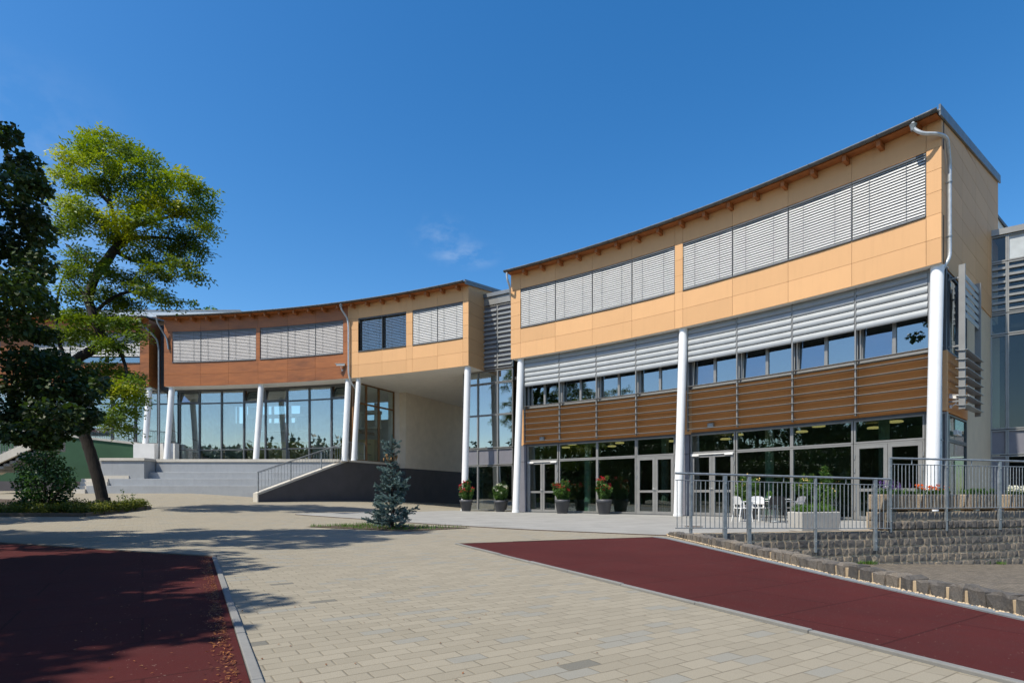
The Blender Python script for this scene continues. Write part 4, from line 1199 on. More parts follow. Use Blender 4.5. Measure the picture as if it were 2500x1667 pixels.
# ------------------------------------------------------------------ upper pavilion behind the left wing
BP = empty('pavilion', (-25, 48, 12), 'metal roofed upper storey set back behind the left wing', 'building')
ZB = 46.0
pl, pr = px_at(40, 760, ZB), px_at(586, 757, ZB); zt = pr.z
mb = MB(); mb.hexa([(pl.x - 14, ZB, zt - .55), (pr.x, ZB, zt - .55), (pr.x + 1.8, ZB + 9, zt - .9), (pl.x - 14, ZB + 9, zt - .9), (pl.x - 14, ZB, zt), (pr.x, ZB, zt), (pr.x + 1.8, ZB + 9, zt - .35), (pl.x - 14, ZB + 9, zt - .35)]); mb.build('roof', m_fascia, BP)
mb = MB(); mb.box((pl.x - 14, ZB - .03, zt - .10), (pr.x + .03, ZB - .004, zt + .02)); mb.build('roof_trim', m_roof, BP)
mb = MB(); mb.box((pl.x - 14, ZB + .05, zt - .62), (pr.x - .1, ZB + 8.8, zt - .56)); mb.build('soffit', m_rafter, BP)
mb = MB(); mb.box((pl.x - 14, ZB + 1.6, 10), (pr.x - 1.2, ZB + 8.5, zt - .63)); mb.build('wall', m_tan, BP)
for k in range(8):
    x = pr.x - 3.6 - k * 3.0; f = MB(); f.box((x, ZB + 1.5, zt - 2.2), (x + 2.4, ZB + 1.59, zt - .8)); fo = f.build('window', m_dframe, BP)
    p = MB(); p.box((x + .08, ZB + 1.47, zt - 2.1), (x + 2.3, ZB + 1.49, zt - .9)); p.build('pane', m_glass, fo)
mb = MB(); x = px_at(357, 740, ZB + 2).x; mb.tube([(x, ZB + 2, zt), (x, ZB + 2, zt + .8)], .1, 8); mb.build('vent_pipe', m_zinc, BP)

# ------------------------------------------------------------------ terrace, seating steps, flank wall with stair
YT = 33.6
ST = empty('seating_steps', (-17, 33, 1), 'wide grey painted seating steps rising to the hall terrace', 'steps')
def zst(y, Z): return EYE + (HY - y) * Z / FPX
edges = [(32.0, 210, 1185), (32.5, 263, 1168), (33.0, 314, 1152.5), (YT, 381, 1132)]
flankx = lambda Y: PW.c.x + PW.e.x * ((Y - PW.c.y) / PW.e.y)
for i, (Z, xl, y) in enumerate(edges):
    x0 = (xl - CX) / FPX * Z; x1 = flankx(Z) - .32; zt = zst(y, Z) if i < 3 else 2.84
    mb = MB(); xe = -24.6 if i == 3 else x1
    mb.hexa([(x0, Z, .3), (x1, Z, .3), (flankx(36.2) - .3, 36.2, .3), (x0, 36.2, .3), (x0, Z, zt), (x1, Z, zt), (flankx(36.2) - .3, 36.2, zt), (x0, 36.2, zt)], rnd.random())
    mb.build('tier', m_step, ST, bevel=.012)
mb = MB(); x0 = (381 - CX) / FPX * YT
nseg = 9; x1 = flankx(YT)
for k in range(nseg):
    a = x0 + (x1 - x0) * k / nseg; b = x0 + (x1 - x0) * (k + 1) / nseg - .008
    mb.box((a, YT - .05, 2.845), (b, YT + .42, ZTER + .0)); 
mb.build('coping', m_cop, ST)
mb = MB(); mb.hexa([(-25, YT + .425, 2.5), (flankx(YT) - .2, YT + .425, 2.5), (flankx(39) - .3, 39, 2.5), (-25, 39, 2.5), (-25, YT + .425, ZTER - .03), (flankx(YT) - .2, YT + .425, ZTER - .03), (flankx(39) - .3, 39, ZTER - .03), (-25, 39, ZTER - .03)]); mb.build('terrace_floor', m_conc, ST)
bx0, bx1 = px_at(247, 1130, 32.6).x, px_at(352, 1130, 32.6).x
mb = MB(); mb.box((bx0, 32.6, 1.5), (bx1, YT + 1.5, 2.86)); mb.build('end_block', m_step, ST, bevel=.01)
mb = MB(); mb.box((bx0 - .05, 32.53, 2.865), (bx1 + .05, YT + 1.5, ZTER + .0)); mb.build('block_coping', m_cop, ST)
mb = MB()
for k, (xl, xr, yt, Z) in enumerate(((178, 208, 1193.5, 31.9), (184, 212, 1185, 32.15), (196, 262, 1175.5, 32.3), (198, 264, 1168, 32.45), (243, 315, 1160.5, 32.55))):
    a, b = px_at(xl, 0, Z).x, px_at(xr, 0, Z).x - .02; mb.box((a, Z, .4), (b, Z + 1.2, zst(yt, Z)), rnd.random())
mb.build('small_step', m_cop, ST)
FL = empty('stair_flank', (-11, 31, .6), 'charcoal flank wall with white sloping coping beside the hall stair', 'wall')
ts_, te_ = -6.75, -.35
def zg(t): q = PW(t, 0, 0); return g(q.x, q.y) - .3
zr = lambda t: .98 + (ZTER + .02 - .98) * (t - ts_) / (te_ - ts_)
mb = MB()
q0, q1 = ts_, te_
mb.hexa([PW(q0, -.26, zg(q0)), PW(q1, -.26, zg(q1)), PW(q1, .0, zg(q1)), PW(q0, .0, zg(q0)), PW(q0, -.26, zr(q0) - .10), PW(q1, -.26, zr(q1) - .10), PW(q1, 0, zr(q1) - .10), PW(q0, 0, zr(q0) - .10)])
mb.hexa([PW(q1 + .002, -.4, 0), PW(4.58, -.4, 0), PW(4.58, 0, 0), PW(q1 + .002, 0, 0), PW(q1 + .002, -.4, ZTER - .12), PW(4.58, -.4, ZTER - .12), PW(4.58, 0, ZTER - .12), PW(q1 + .002, 0, ZTER - .12)])
mb.build('flank_panel', m_plinth, FL)
mb = MB()
mb.hexa([PW(q0 - .06, -.28, zr(q0) - .098), PW(q1, -.28, zr(q1) - .098), PW(q1, .04, zr(q1) - .098), PW(q0 - .06, .04, zr(q0) - .098), PW(q0 - .06, -.28, zr(q0) + .02), PW(q1, -.28, zr(q1) + .02), PW(q1, .04, zr(q1) + .02), PW(q0 - .06, .04, zr(q0) + .02)])
PW.box(mb, q0 - .09, q0 - .062, -.28, .04, zg(q0), zr(q0) + .02); PW.box(mb, q0 - .062, q0 - .002, -.26, .02, zg(q0), zr(q0) - .1)
PW.box(mb, q1 + .004, 4.58, -.42, .05, ZTER - .118, ZTER + .02)
mb.build('coping', m_cop, FL)
mb = MB(); n = 0
for k in range(n):
    a = ts_ + .7 + (te_ - ts_ - .7) * k / n; z = .62 + (ZTER - .64) * (k + 1) / n
    PW.box(mb, a, te_ + .4, -1.75, -.285, .2, z)
# ------------------------------------------------------------------ green retaining wall and outer stair on the left
GW = empty('retaining_wall', (-28, 35, 1), 'dark green rendered retaining wall behind the shrub', 'wall')
a, b = Vector((-42, 33.0)), Vector(px_at(333, 0, 36.0).to_2d()); 
zt = lambda t: 6.3 + (4.20 - 6.3) * t
ga, gb = .0, 4.2
e = (b - a).normalized(); o = Vector((e.y, -e.x)); L = (b - a).length
GL = Lin(a, e, o)
mb = MB(); mb.hexa([GL(0, -.3, .5), GL(L, -.3, .5), GL(L, 0, .5), GL(0, 0, .5), GL(0, -.3, 6.1), GL(L, -.3, 4.08), GL(L, 0, 4.08), GL(0, 0, 6.1)]); mb.build('wall_face', m_green, GW)
mb = MB(); mb.hexa([GL(0, -.36, 6.105), GL(L + .05, -.36, 4.085), GL(L + .05, .06, 4.085), GL(0, .06, 6.105), GL(0, -.36, 6.24), GL(L + .05, -.36, 4.23), GL(L + .05, .06, 4.23), GL(0, .06, 6.24)]); mb.build('coping', m_cop, GW)
mb = MB(); GL.box(mb, 0, L, .003, .03, .5, 1.75); mb.build('wall_base', m_plinth, GW)
mb = MB()
q = b; mb.hexa([(q.x + .002, q.y - .3, 2.2), (q.x + 1.2, q.y - .1, 2.2), (q.x + 1.2, q.y + .3, 2.2), (q.x, q.y + .3, 2.2), (q.x + .002, q.y - .3, 4.15), (q.x + 1.2, q.y - .1, 4.15), (q.x + 1.2, q.y + .3, 4.15), (q.x, q.y + .3, 4.15)]); mb.build('end_wall', m_white, GW)
mb = MB(); mb.hexa([GL(0, -4, 5.9), GL(L, -4, 3.95), GL(L, -.31, 3.95), GL(0, -.31, 5.9), GL(0, -4, 6.0), GL(L, -4, 4.05), GL(L, -.31, 4.05), GL(0, -.31, 6.0)]); mb.build('upper_path', m_conc, GW)
OS = empty('outdoor_stair', (-28, 31, 1), 'pale concrete stair with thin railing at the far left edge', 'stairs')
Z0 = 31.0
a, b = px_at(-60, 1136, Z0), px_at(74, 1076, Z0); d = Vector((0, 1.6, 0)); u = Vector((0, 0, -.45))
mb = MB(); mb.hexa([a + u, b + u, b + u + d, a + u + d, a, b, b + d, a + d]); mb.build('string_wall', m_cop, OS)
mb = MB(); h = Vector((0, 0, 1.0))
for k in range(22):
    p = a.lerp(b, k / 21) + Vector((0, .1, 0)); mb.tube([p, p + h * .96], .012, 6)
mb.build('baluster', m_galv, OS)
mb = MB(); mb.tube([a + h + Vector((0, .1, 0)), b + h + Vector((0, .1, 0))], .025, 8); mb.build('handrail', m_galv, OS)
mb = MB()
for k in range(9): p = a.lerp(b, (k + .5) / 9); mb.box((p.x - .18, Z0 + .15, p.z - .4), (p.x + .9, Z0 + 1.5, p.z + .12))
mb.build('stair_step', m_conc, OS)

# ------------------------------------------------------------------ railings
def railing(name, pts, ztop, zbar, label, cat, posts, shorts, pitch, pz0, r=.024, ftop=.14, group=None, mat=None, offs=0.0, wide=()):
    """handrail over two thin rails with round balusters, flat posts reaching pz0; pts in plan, ztop(t) and zbar(t) heights"""
    mat = mat or m_galv
    L = plen(pts); p0, e0 = along(pts, 0)
    root = empty(name, (p0.x, p0.y, zbar(0)), label, cat, group)
    def P(t, z): p, e = along(pts, min(t, L)); o = Vector((e.y, -e.x)); return Vector((p.x + o.x * offs, p.y + o.y * offs, z))
    n = max(2, int(L / .4)); ts = [L * i / n for i in range(n + 1)]
    m = MB(); m.tube([P(t, ztop(t)) for t in ts], r, 10); m.build('handrail', mat, root)
    for off in (None,):
        m = MB(); m.tube([P(t, ztop(t) - ftop) for t in ts], .010, 6); m.build('top_rail', mat, root)
        m = MB(); m.tube([P(t, zbar(t)) for t in ts], .011, 6); m.build('bottom_rail', mat, root)
    t = .04
    while t < L:
        if all(abs(t - q) > .05 for q in posts):
            m = MB(); m.tube([P(t, zbar(t)), P(t, ztop(t) - ftop)], .0095, 6); m.build('baluster', mat, root)
        t += pitch
    for q in posts:
        wd = .042 if q in wide else .026
        m = MB(); p, e = along(pts, min(q, L)); e3 = Vector((e.x, e.y, 0))
        a, b = P(q, pz0(q)), P(q, ztop(q) - r)
        m.bar(a, b, .05, wd * 2, (e.x, e.y, 0))
        po = m.build('post', mat, root)
        k = MB(); o3 = Vector((e.y, -e.x, 0))
        for zz in (zbar(q), zbar(q) - .30, ztop(q) - ftop - .05): k.tube([P(q, zz) - o3 * .04, P(q, zz) + o3 * .045], .012, 6)
        k.build('bolt', m_blade, po)
    for q in shorts:
        m = MB(); m.tube([P(q, ztop(q) - ftop), P(q, ztop(q))], .012, 6); m.build('spacer', mat, root)
    return root
def tpx(pts, x, offs=0.):
    """distance along a plan polyline seen at column x of the photograph"""
    k = (x - CX) / FPX; t = 0
    for a, b in zip(pts, pts[1:]):
        e = (b - a).normalized(); o = Vector((e.y, -e.x)) * offs; c = a + o
        q = (c.x - k * c.y) / (k * e.y - e.x); L = (b - a).length
        if q <= L or b is pts[-1]: return t + q
        t += L
T1 = (W[1] - W[0]).length + (W[2] - W[1]).length
loP = [W[0] + Vector((.0, .0)), W[1], W[2] + (W[2] - W[1]).normalized() * .12]
lt = lambda t: 1.325 - .082 * t / T1
lb = lambda t: .175 - .085 * t / T1
pp = [tpx(loP, x, .05) for x in (1686.6, 1769.7, 1828.8, 1990.5, 2136.5)]
railing('railing', loP, lt, lb, 'lower galvanised railing on the basalt wall in front of the cafe table', 'railing', pp, [tpx(loP, x, .05) for x in (1913, 2065)], .112,
        lambda t: -.42 if t > .8 else -.02, offs=.05, wide=(pp[1], pp[2], pp[4]))
upP = [W[2] + (W[2] - W[1]).normalized() * .12] + W[3:6]
hp_ = [tpx(upP, x, .02) for x in (2310 - 0, 2440)]
U0 = .02
railing('railing', upP, lambda t: 1.735, lambda t: .555, 'upper galvanised railing in front of the row of flower planters', 'railing', [U0] + hp_ + [hp_[1] + 1.9, hp_[1] + 3.8], [tpx(upP, x, .02) for x in (2226, 2372)], .112,
        lambda t: .0, offs=.02, wide=(hp_[1],))
# stair railing on the flank wall, and a short piece at the terrace corner
flP = [PW(ts_ + .05, -.12, 0).to_2d(), PW(te_ + .1, -.12, 0).to_2d()]; FLL = plen(flP)
zz_ = lambda t: zr(ts_ + .05 + t)
railing('stair_railing', flP, lambda t: zz_(t) + 1.05, lambda t: zz_(t) + .12, 'sloping steel stair railing on the white coping of the charcoal flank wall', 'railing', [.03, 2.1, 4.3, FLL - .02], [], .205, lambda t: zz_(t), r=.028, ftop=.06, mat=m_galv)
teP = [PW(te_ + .15, -.12, 0).to_2d(), PW(.12, -.12, 0).to_2d(), PW(1.25, -.12, 0).to_2d()]
railing('terrace_railing', teP, lambda t: ZTER + 1.10, lambda t: ZTER + .12, 'short level railing around the paired white columns at the terrace corner', 'railing', [.02, plen(teP) - .02], [], .14, lambda t: ZTER, r=.028, ftop=.06)
smP = [Vector((bx0 + 1.7, 33.2)), Vector((bx0 + 1.7, 36.))]
gwP = [GL(L - 8.5, -.15, 0).to_2d(), GL(L - .1, -.15, 0).to_2d()] if False else None
L_ = GL
gl_len = (Vector(px_at(333, 0, 36.0).to_2d()) - Vector((-42, 33.0))).length
gwP = [GL(gl_len - 9.5, -.15, 0).to_2d(), GL(gl_len - .1, -.15, 0).to_2d()]
zg_ = lambda t: 6.24 + (4.23 - 6.24) * (gl_len - 9.5 + t) / gl_len
railing('ramp_railing', gwP, lambda t: zg_(t) + 1.0, lambda t: zg_(t) + .10, 'grey railing on top of the green retaining wall', 'railing', [.03, 3.2, 6.3, 9.3], [], .14, lambda t: zg_(t), ftop=.05, mat=m_dframe)

# ------------------------------------------------------------------ foliage materials
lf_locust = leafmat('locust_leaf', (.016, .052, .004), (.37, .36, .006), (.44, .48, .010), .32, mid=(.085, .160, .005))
lf_linden = leafmat('linden_leaf', (.020, .036, .009), (.060, .10, .020), (.09, .18, .015), .22)
lf_shrub = leafmat('shrub_leaf', (.016, .046, .012), (.07, .15, .03), (.08, .18, .02), .25)
lf_cover = leafmat('ground_cover_leaf', (.045, .075, .012), (.20, .21, .035), (.22, .24, .03), .3)
lf_grass = leafmat('grass_blade', (.04, .10, .012), (.11, .21, .03), (.16, .30, .03), .3)
lf_spruce = leafmat('spruce_needle', (.045, .085, .080), (.19, .28, .285), (.12, .18, .16), .12, .55)
lf_olea = leafmat('oleander_leaf', (.022, .060, .012), (.10, .19, .035), (.16, .28, .03), .25)
lf_wood = leafmat('woodland_leaf', (.012, .028, .010), (.04, .075, .02), (.06, .10, .02), .2)
def petal(name, c, c2): return leafmat(name, c, c2, c2, .25)
pt_red = petal('red_petal', (.35, .01, .02), (.62, .03, .05)); pt_pink = petal('pink_petal', (.55, .14, .20), (.75, .38, .40))
pt_white = petal('white_petal', (.62, .58, .50), (.85, .83, .78)); pt_or = petal('orange_petal', (.62, .07, .01), (.85, .22, .02))
pt_vio = petal('violet_petal', (.10, .05, .22), (.24, .14, .42)); pt_yel = petal('yellow_petal', (.70, .48, .12), (.85, .70, .35))
m_stem = plain('green_stem', (.06, .09, .03), .7); m_twig = plain('brown_twig', (.06, .042, .03), .9)

def blobs_leaves(blobs, n_per_m2, ln, wd, droop=.35, flat=.55, hollow=.35, tvar=.25, sprays=0, outdir=True):
    """leaf faces gathered into sprays spread through ellipsoid clumps: (centre, radii, tone)"""
    Ps, Us, Vs, Ts = [], [], [], []
    for c, r, tone in blobs:
        c = np.array(c); r = np.array(r); area = (r[0] * r[1] + r[0] * r[2] + r[1] * r[2]) / 3 * 4 * math.pi
        n = max(6, int(area * n_per_m2)); k = max(1, sprays); ns = max(2, n // k)
        d = unit(nrng.normal(size=(ns, 3))); rad = (hollow + (1 - hollow) * nrng.random((ns, 1)) ** .5)
        rad *= 1 + .16 * np.sin(d[:, :1] * 5 + c[0]) * np.cos(d[:, 2:] * 4 + c[1])
        base = c + d * r * rad
        ax = unit(d * np.array([1, 1, .35]) + nrng.normal(size=(ns, 3)) * .45 + np.array([0, 0, -droop]))
        if sprays:
            L = ln * (k * .42) * (.7 + .6 * nrng.random((ns, 1)))
            P = []; U = []; V = []; T = []
            side = unit(np.cross(ax, np.array([0, 0, 1.]) + nrng.normal(size=(ns, 3)) * .35))
            tt = tone + nrng.normal(size=ns) * tvar * .7
            for j in range(k):
                f = (j + .5) / k - .35; sgn = 1 if j % 2 else -1
                p = base + ax * L * f + np.array([0, 0, -1.]) * (f * f) * L * .35 + nrng.normal(size=(ns, 3)) * ln * .10
                u = unit(ax * .65 + side * sgn * 1.0 + nrng.normal(size=(ns, 3)) * .22)
                v = unit(np.cross(u, np.cross(ax, side) * 1.0) + nrng.normal(size=(ns, 3)) * .25)
                P.append(p + u * ln * .5); U.append(u * ln * .5 * (.8 + .4 * nrng.random((ns, 1)))); V.append(v * wd * .5); T.append(tt + nrng.normal(size=ns) * tvar * .5)
            Ps += P; Us += U; Vs += V; Ts += T
        else:
            u = unit(ax + nrng.normal(size=(ns, 3)) * .5)
            nrm = unit(np.array([0, 0, flat]) + d * .5 + nrng.normal(size=(ns, 3)) * .45)
            v = unit(np.cross(nrm, u))
            sz = (.65 + .7 * nrng.random((ns, 1)))
            Ps.append(base); Us.append(u * ln * .5 * sz); Vs.append(v * wd * .5 * sz); Ts.append(tone + nrng.normal(size=ns) * tvar)
    return np.concatenate(Ps), np.concatenate(Us), np.concatenate(Vs), np.concatenate(Ts)
def limb(mb, pts, r0, r1, n=9, wig=.0):
    P_ = [Vector(p) for p in pts]; out = []
    for i in range(len(P_) - 1):
        a = P_[max(i - 1, 0)]; b = P_[i]; c = P_[i + 1]; d = P_[min(i + 2, len(P_) - 1)]
        for k in range(5):
            t = k / 5; out.append(.5 * ((2 * b) + (c - a) * t + (2 * a - 5 * b + 4 * c - d) * t * t + (3 * b - a - 3 * c + d) * t ** 3))
    out.append(P_[-1])
    out = [p + Vector((rnd.uniform(-wig, wig), rnd.uniform(-wig, wig), 0)) for p in out]
    m = len(out); mb.tube(out, [r0 + (r1 - r0) * i / (m - 1) * 1.0 for i in range(m)], n)

# ------------------------------------------------------------------ leaning locust tree
TZ = 21.3
def D(x, y, Z=TZ): return px_at(x * 1.06293, y * 1.06293, Z)
gb_ = D(240, 1166); gb_.z = g(gb_.x, gb_.y) - .05
LO = empty('locust_tree', gb_, 'leaning locust tree with feathery yellow green crown in the planted bed', 'tree')
mb = MB()
limb(mb, [gb_, D(228, 1110), D(212, 1055), D(196, 1005), D(180, 950), D(166, 900), D(160, 850), D(176, 825), D(205, 808), D(236, 786), D(230, 760), D(214, 722), D(205, 690), D(210, 660), D(226, 622)], .20, .14, 12, .012)
limb(mb, [D(226, 622), D(245, 600), D(262, 575), D(285, 552), D(305, 520), D(330, 480), D(355, 450, TZ + .5), D(385, 430, TZ + .8)], .19, .04, 9)
mb.tube([gb_ + Vector((0, 0, -.1)), gb_ + Vector((0, 0, .15)), gb_ + Vector((-.02, 0, .5))], [.30, .245, .20], 12)
for a, pts in ((0, [(262, 575), (268, 530), (255, 470), (240, 400), (236, 340)]), (0, [(285, 552), (340, 545), (400, 550), (440, 570)]), (0, [(305, 520), (360, 505), (420, 490), (455, 470)]),
               (0, [(255, 470), (215, 430), (170, 390)]), (0, [(226, 622), (190, 590), (150, 560)]), (0, [(214, 722), (250, 690), (300, 670), (350, 690), (385, 700)]), (0, [(262, 575), (310, 600), (370, 605), (420, 615)]),
               (0, [(205, 690), (180, 660), (160, 640)]), (0, [(236, 786), (270, 800), (290, 850), (285, 900), (290, 950)]), (0, [(160, 850), (135, 780), (130, 700), (150, 620)]), (0, [(240, 400), (290, 370), (340, 365)])):
    dz = rnd.uniform(-1.2, 1.2); limb(mb, [D(x, y, TZ + dz * i / len(pts)) for i, (x, y) in enumerate(pts)], .085, .02, 6, .01)
mb.build('trunk', m_bark, LO)
bl = []
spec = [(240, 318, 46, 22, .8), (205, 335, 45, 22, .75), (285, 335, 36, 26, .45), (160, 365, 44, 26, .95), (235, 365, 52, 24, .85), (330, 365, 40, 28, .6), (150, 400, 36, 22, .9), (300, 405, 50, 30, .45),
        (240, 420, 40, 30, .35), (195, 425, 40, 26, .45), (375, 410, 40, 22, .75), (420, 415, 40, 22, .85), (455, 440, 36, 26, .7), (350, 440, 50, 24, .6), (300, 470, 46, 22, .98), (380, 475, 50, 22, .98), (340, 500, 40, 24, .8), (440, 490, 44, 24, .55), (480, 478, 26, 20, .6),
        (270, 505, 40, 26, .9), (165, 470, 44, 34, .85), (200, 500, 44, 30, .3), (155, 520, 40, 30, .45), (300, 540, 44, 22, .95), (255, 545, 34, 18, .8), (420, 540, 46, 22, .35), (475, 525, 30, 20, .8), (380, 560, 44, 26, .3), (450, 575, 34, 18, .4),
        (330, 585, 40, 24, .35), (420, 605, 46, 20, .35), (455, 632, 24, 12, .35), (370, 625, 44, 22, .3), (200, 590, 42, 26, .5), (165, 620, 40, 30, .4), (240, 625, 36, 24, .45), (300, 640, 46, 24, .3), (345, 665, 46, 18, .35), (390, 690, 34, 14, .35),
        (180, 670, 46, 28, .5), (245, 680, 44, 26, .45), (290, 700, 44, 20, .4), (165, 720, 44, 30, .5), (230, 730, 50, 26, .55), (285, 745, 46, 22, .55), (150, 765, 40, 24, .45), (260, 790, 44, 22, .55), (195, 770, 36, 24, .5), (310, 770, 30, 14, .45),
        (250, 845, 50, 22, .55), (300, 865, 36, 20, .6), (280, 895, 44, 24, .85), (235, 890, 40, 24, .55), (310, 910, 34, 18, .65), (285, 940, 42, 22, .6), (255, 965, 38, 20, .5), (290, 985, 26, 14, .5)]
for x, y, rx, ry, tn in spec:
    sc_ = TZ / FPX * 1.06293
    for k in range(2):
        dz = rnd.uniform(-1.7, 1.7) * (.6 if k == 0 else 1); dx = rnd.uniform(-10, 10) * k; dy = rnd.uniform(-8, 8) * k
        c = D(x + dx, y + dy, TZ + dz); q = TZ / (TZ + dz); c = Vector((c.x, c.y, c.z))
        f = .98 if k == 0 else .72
        bl.append((c, (rx * sc_ * f * .96, rx * sc_ * f * .9, ry * sc_ * f * .66), tn * 1.15 - .26 - .08 * k))  # clump tones paint in sunlight: sunlit clumps yellow, shaded ones dark green
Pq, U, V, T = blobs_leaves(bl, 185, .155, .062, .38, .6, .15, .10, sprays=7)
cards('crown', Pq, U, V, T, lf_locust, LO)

# ------------------------------------------------------------------ broadleaf trees: one dark linden at the left edge, others outside the picture that shade the yard
def broad_tree(loc, h, trunk_h, rad, label, group, leaf, ln, dens, mat, nblob=46, skew=(0, 0), tone=.4, low=None):
    loc = Vector(loc); loc.z = g(loc.x, loc.y) - .05
    R = empty('linden_tree', loc, label, 'tree', group)
    mb = MB(); top = loc + Vector((skew[0] * .5, skew[1] * .5, h * .8))
    limb(mb, [loc, loc + Vector((.05, .02, trunk_h * .5)), loc + Vector((0, .05, trunk_h)), loc.lerp(top, .6), top], .24, .06, 10, .01)
    bl = []
    for i in range(nblob):
        u = rnd.random(); z = trunk_h + (h - trunk_h) * (u ** .9); f = math.sin(math.pi * min(1, (.12 + .80 * (z - trunk_h) / (h - trunk_h)))) ** .6
        a = rnd.uniform(0, 2 * math.pi); rr2 = rad * f * math.sqrt(rnd.uniform(.12, 1))
        c = loc + Vector((math.cos(a) * rr2 + skew[0] * (1 - u), math.sin(a) * rr2 + skew[1] * (1 - u), z))
        r = rnd.uniform(.6, 1.15) * rad * .26
        bl.append((c, (r, r, r * .72), tone + rnd.uniform(-.25, .25)))
        if i % 3 == 0: limb(mb, [loc + Vector((0, 0, min(z * .6, h * .7))), loc.lerp(c, .6) + Vector((0, 0, .3)), c], .06, .015, 5)
    for q in (low or []): bl.append(q)
    mb.build('trunk', m_bark, R)
    Pq, U, V, T = blobs_leaves(bl, dens, ln, ln * .8, .45, .7, .25, .2)
    cards('crown', Pq, U, V, T, mat, R)
    return R
LN = 10.6
def DL_(x, y, Z=LN): return px_at(x * 1.06293, y * 1.06293, Z)
low = []
for x, y, rx, ry in ((15, 310, 30, 30), (55, 380, 40, 35), (25, 420, 50, 45), (85, 430, 34, 28), (60, 490, 50, 45), (95, 540, 34, 36), (30, 560, 60, 50), (80, 610, 48, 45), (40, 660, 60, 50), (90, 700, 44, 40), (30, 740, 60, 50), (95, 770, 40, 26),
                     (60, 830, 60, 40), (120, 830, 50, 34), (165, 850, 44, 30), (205, 870, 34, 26), (60, 890, 60, 44), (130, 890, 60, 40), (190, 905, 46, 32), (230, 880, 26, 18), (50, 950, 60, 40), (120, 950, 60, 38), (185, 950, 44, 28), (215, 960, 24, 20), (60, 995, 60, 28), (130, 995, 46, 24), (180, 985, 30, 18), (100, 1020, 40, 14)):
    for k in range(2):
        dz = rnd.uniform(-1.1, 1.1); c = DL_(x, y, LN + dz); s_ = LN / FPX * 1.06293
        low.append((c, (rx * s_ * .95, rx * s_ * .95, ry * s_ * .9), .35 + rnd.uniform(-.25, .35)))
broad_tree((-11.7, 10.0, 0), 8.6, 1.9, 2.3, 'dark broadleaf tree reaching in at the left edge of the photo', None, None, .092, 215, lf_linden, 40, (0, 0), .3, low)
for i, (x, y, h, th, r) in enumerate(((-16.5, 7.6, 10.5, 2.4, 3.4), (-12.4, 6.6, 15.5, 3.6, 3.3), (-10.6, 2.2, 10.5, 2.4, 3.3), (-7.9, .2, 8.4, 2.2, 2.5), (-9.3, 3.6, 8.8, 3.4, 2.3), (-7.1, -1.5, 8.2, 2.2, 2.4), (-7.0, .3, 7.6, 2.2, 2.1), (-9.0, -2.8, 9.5, 2.4, 3.0), (-19.0, 3.5, 12., 2.5, 4.2), (-25.0, 10.0, 10., 2.5, 4.4), (-24, -2, 11, 2.5, 4.5), (-20.0, 15.5, 10.0, 2.6, 3.4))):
    broad_tree((x, y, 0), h, th, r, 'shade tree standing outside the left edge of the photo', 'shade trees beside the yard', None, .20, 48, lf_linden, 46, (0, 0), .4)
# far woodland behind the camera: only ever seen mirrored in the glass
bl = []
for i in range(140):
    t = i / 139; a = math.radians(158 + 150 * t + rnd.uniform(-1, 1)); R_ = rnd.uniform(62, 78); h = rnd.uniform(6.5, 10)
    bl.append(((math.cos(a) * R_, math.sin(a) * R_, h * .45), (rnd.uniform(3, 5), rnd.uniform(3, 5), h * .6), rnd.uniform(.2, .6)))
Pq, U, V, T = blobs_leaves(bl, 5, .8, .6, .2, .5, .5, .2)
tag(cards('woodland', Pq, U, V, T, lf_wood), 'far wood behind the yard mirrored in the hall windows', 'woodland', kind='stuff')
# trees showing over the pavilion roof
for k, (x, y, rx, ry, lb_) in enumerate(((320, 760, 60, 40, 'green tree crown behind the metal roof beside the vent pipe'), (460, 745, 34, 24, 'small open tree crown rising above the metal roof edge'))):
    c = px_at(x * 1.063, (y - 12) * 1.063, 62); base = Vector((c.x, 62, 1)); R = empty('background_tree', base, lb_, 'tree', 'trees behind the metal roofed pavilion')
    mb = MB(); limb(mb, [base, base + Vector((.1, 0, 6)), Vector((c.x, 62, c.z))], .25, .06, 8); bl = []
    for i in range(16):
        q = Vector((c.x + rnd.uniform(-1, 1) * rx * .045, 62 + rnd.uniform(-2, 2), c.z + rnd.uniform(-1.3, 1) * ry * .045)); r = rnd.uniform(.5, .95); bl.append((q, (r, r, r * .7), rnd.uniform(.2, .8)))
        limb(mb, [Vector((c.x, 62, c.z - 1.6)), q], .05, .015, 5)
    mb.build('trunk', m_bark, R); Pq, U, V, T = blobs_leaves(bl, 18, .30, .18, .2, .6, .3, .25); cards('crown', Pq, U, V, T, lf_shrub, R)

# ------------------------------------------------------------------ planted bed at the left: kerb, ground cover, shrub
kp = [gp(-120, 1261), gp(0, 1260.6), gp(207, 1260.8), gp(367, 1242)]
KB = empty('bed_kerb', kp[2], 'weathered low concrete edging around the planted bed', 'kerb'); mb = MB()
for a, b in zip(kp, kp[1:]):
    n = max(1, round((b - a).length / 1.0))
    for i in range(n):
        p = a.lerp(b, i / n); q = a.lerp(b, (i + 1) / n - .008); mb.bar(p + Vector((0, 0, .045)), q + Vector((0, 0, .045)), .08, .15)
mb.build('edging_slab', m_bedk, KB)
bk = [gp(-120, 1216), gp(0, 1220), gp(200, 1228), gp(362, 1240)]
strip('bed_soil', m_soil, resample(kp, 16), resample(bk, 16), .05, 5)
Pn = []; 
for i in range(420):
    t = rnd.random(); a = along([Vector(k.to_2d()) for k in kp], t * plen([Vector(k.to_2d()) for k in kp]) * .70)[0]
    v = rnd.random() ** 1.2; b = Vector((a.x * (1 + .0), a.y)) + Vector((-.1, 1)) * (.15 + 2.4 * v); Pn.append((b.x, b.y, g(b.x, b.y) + .06))
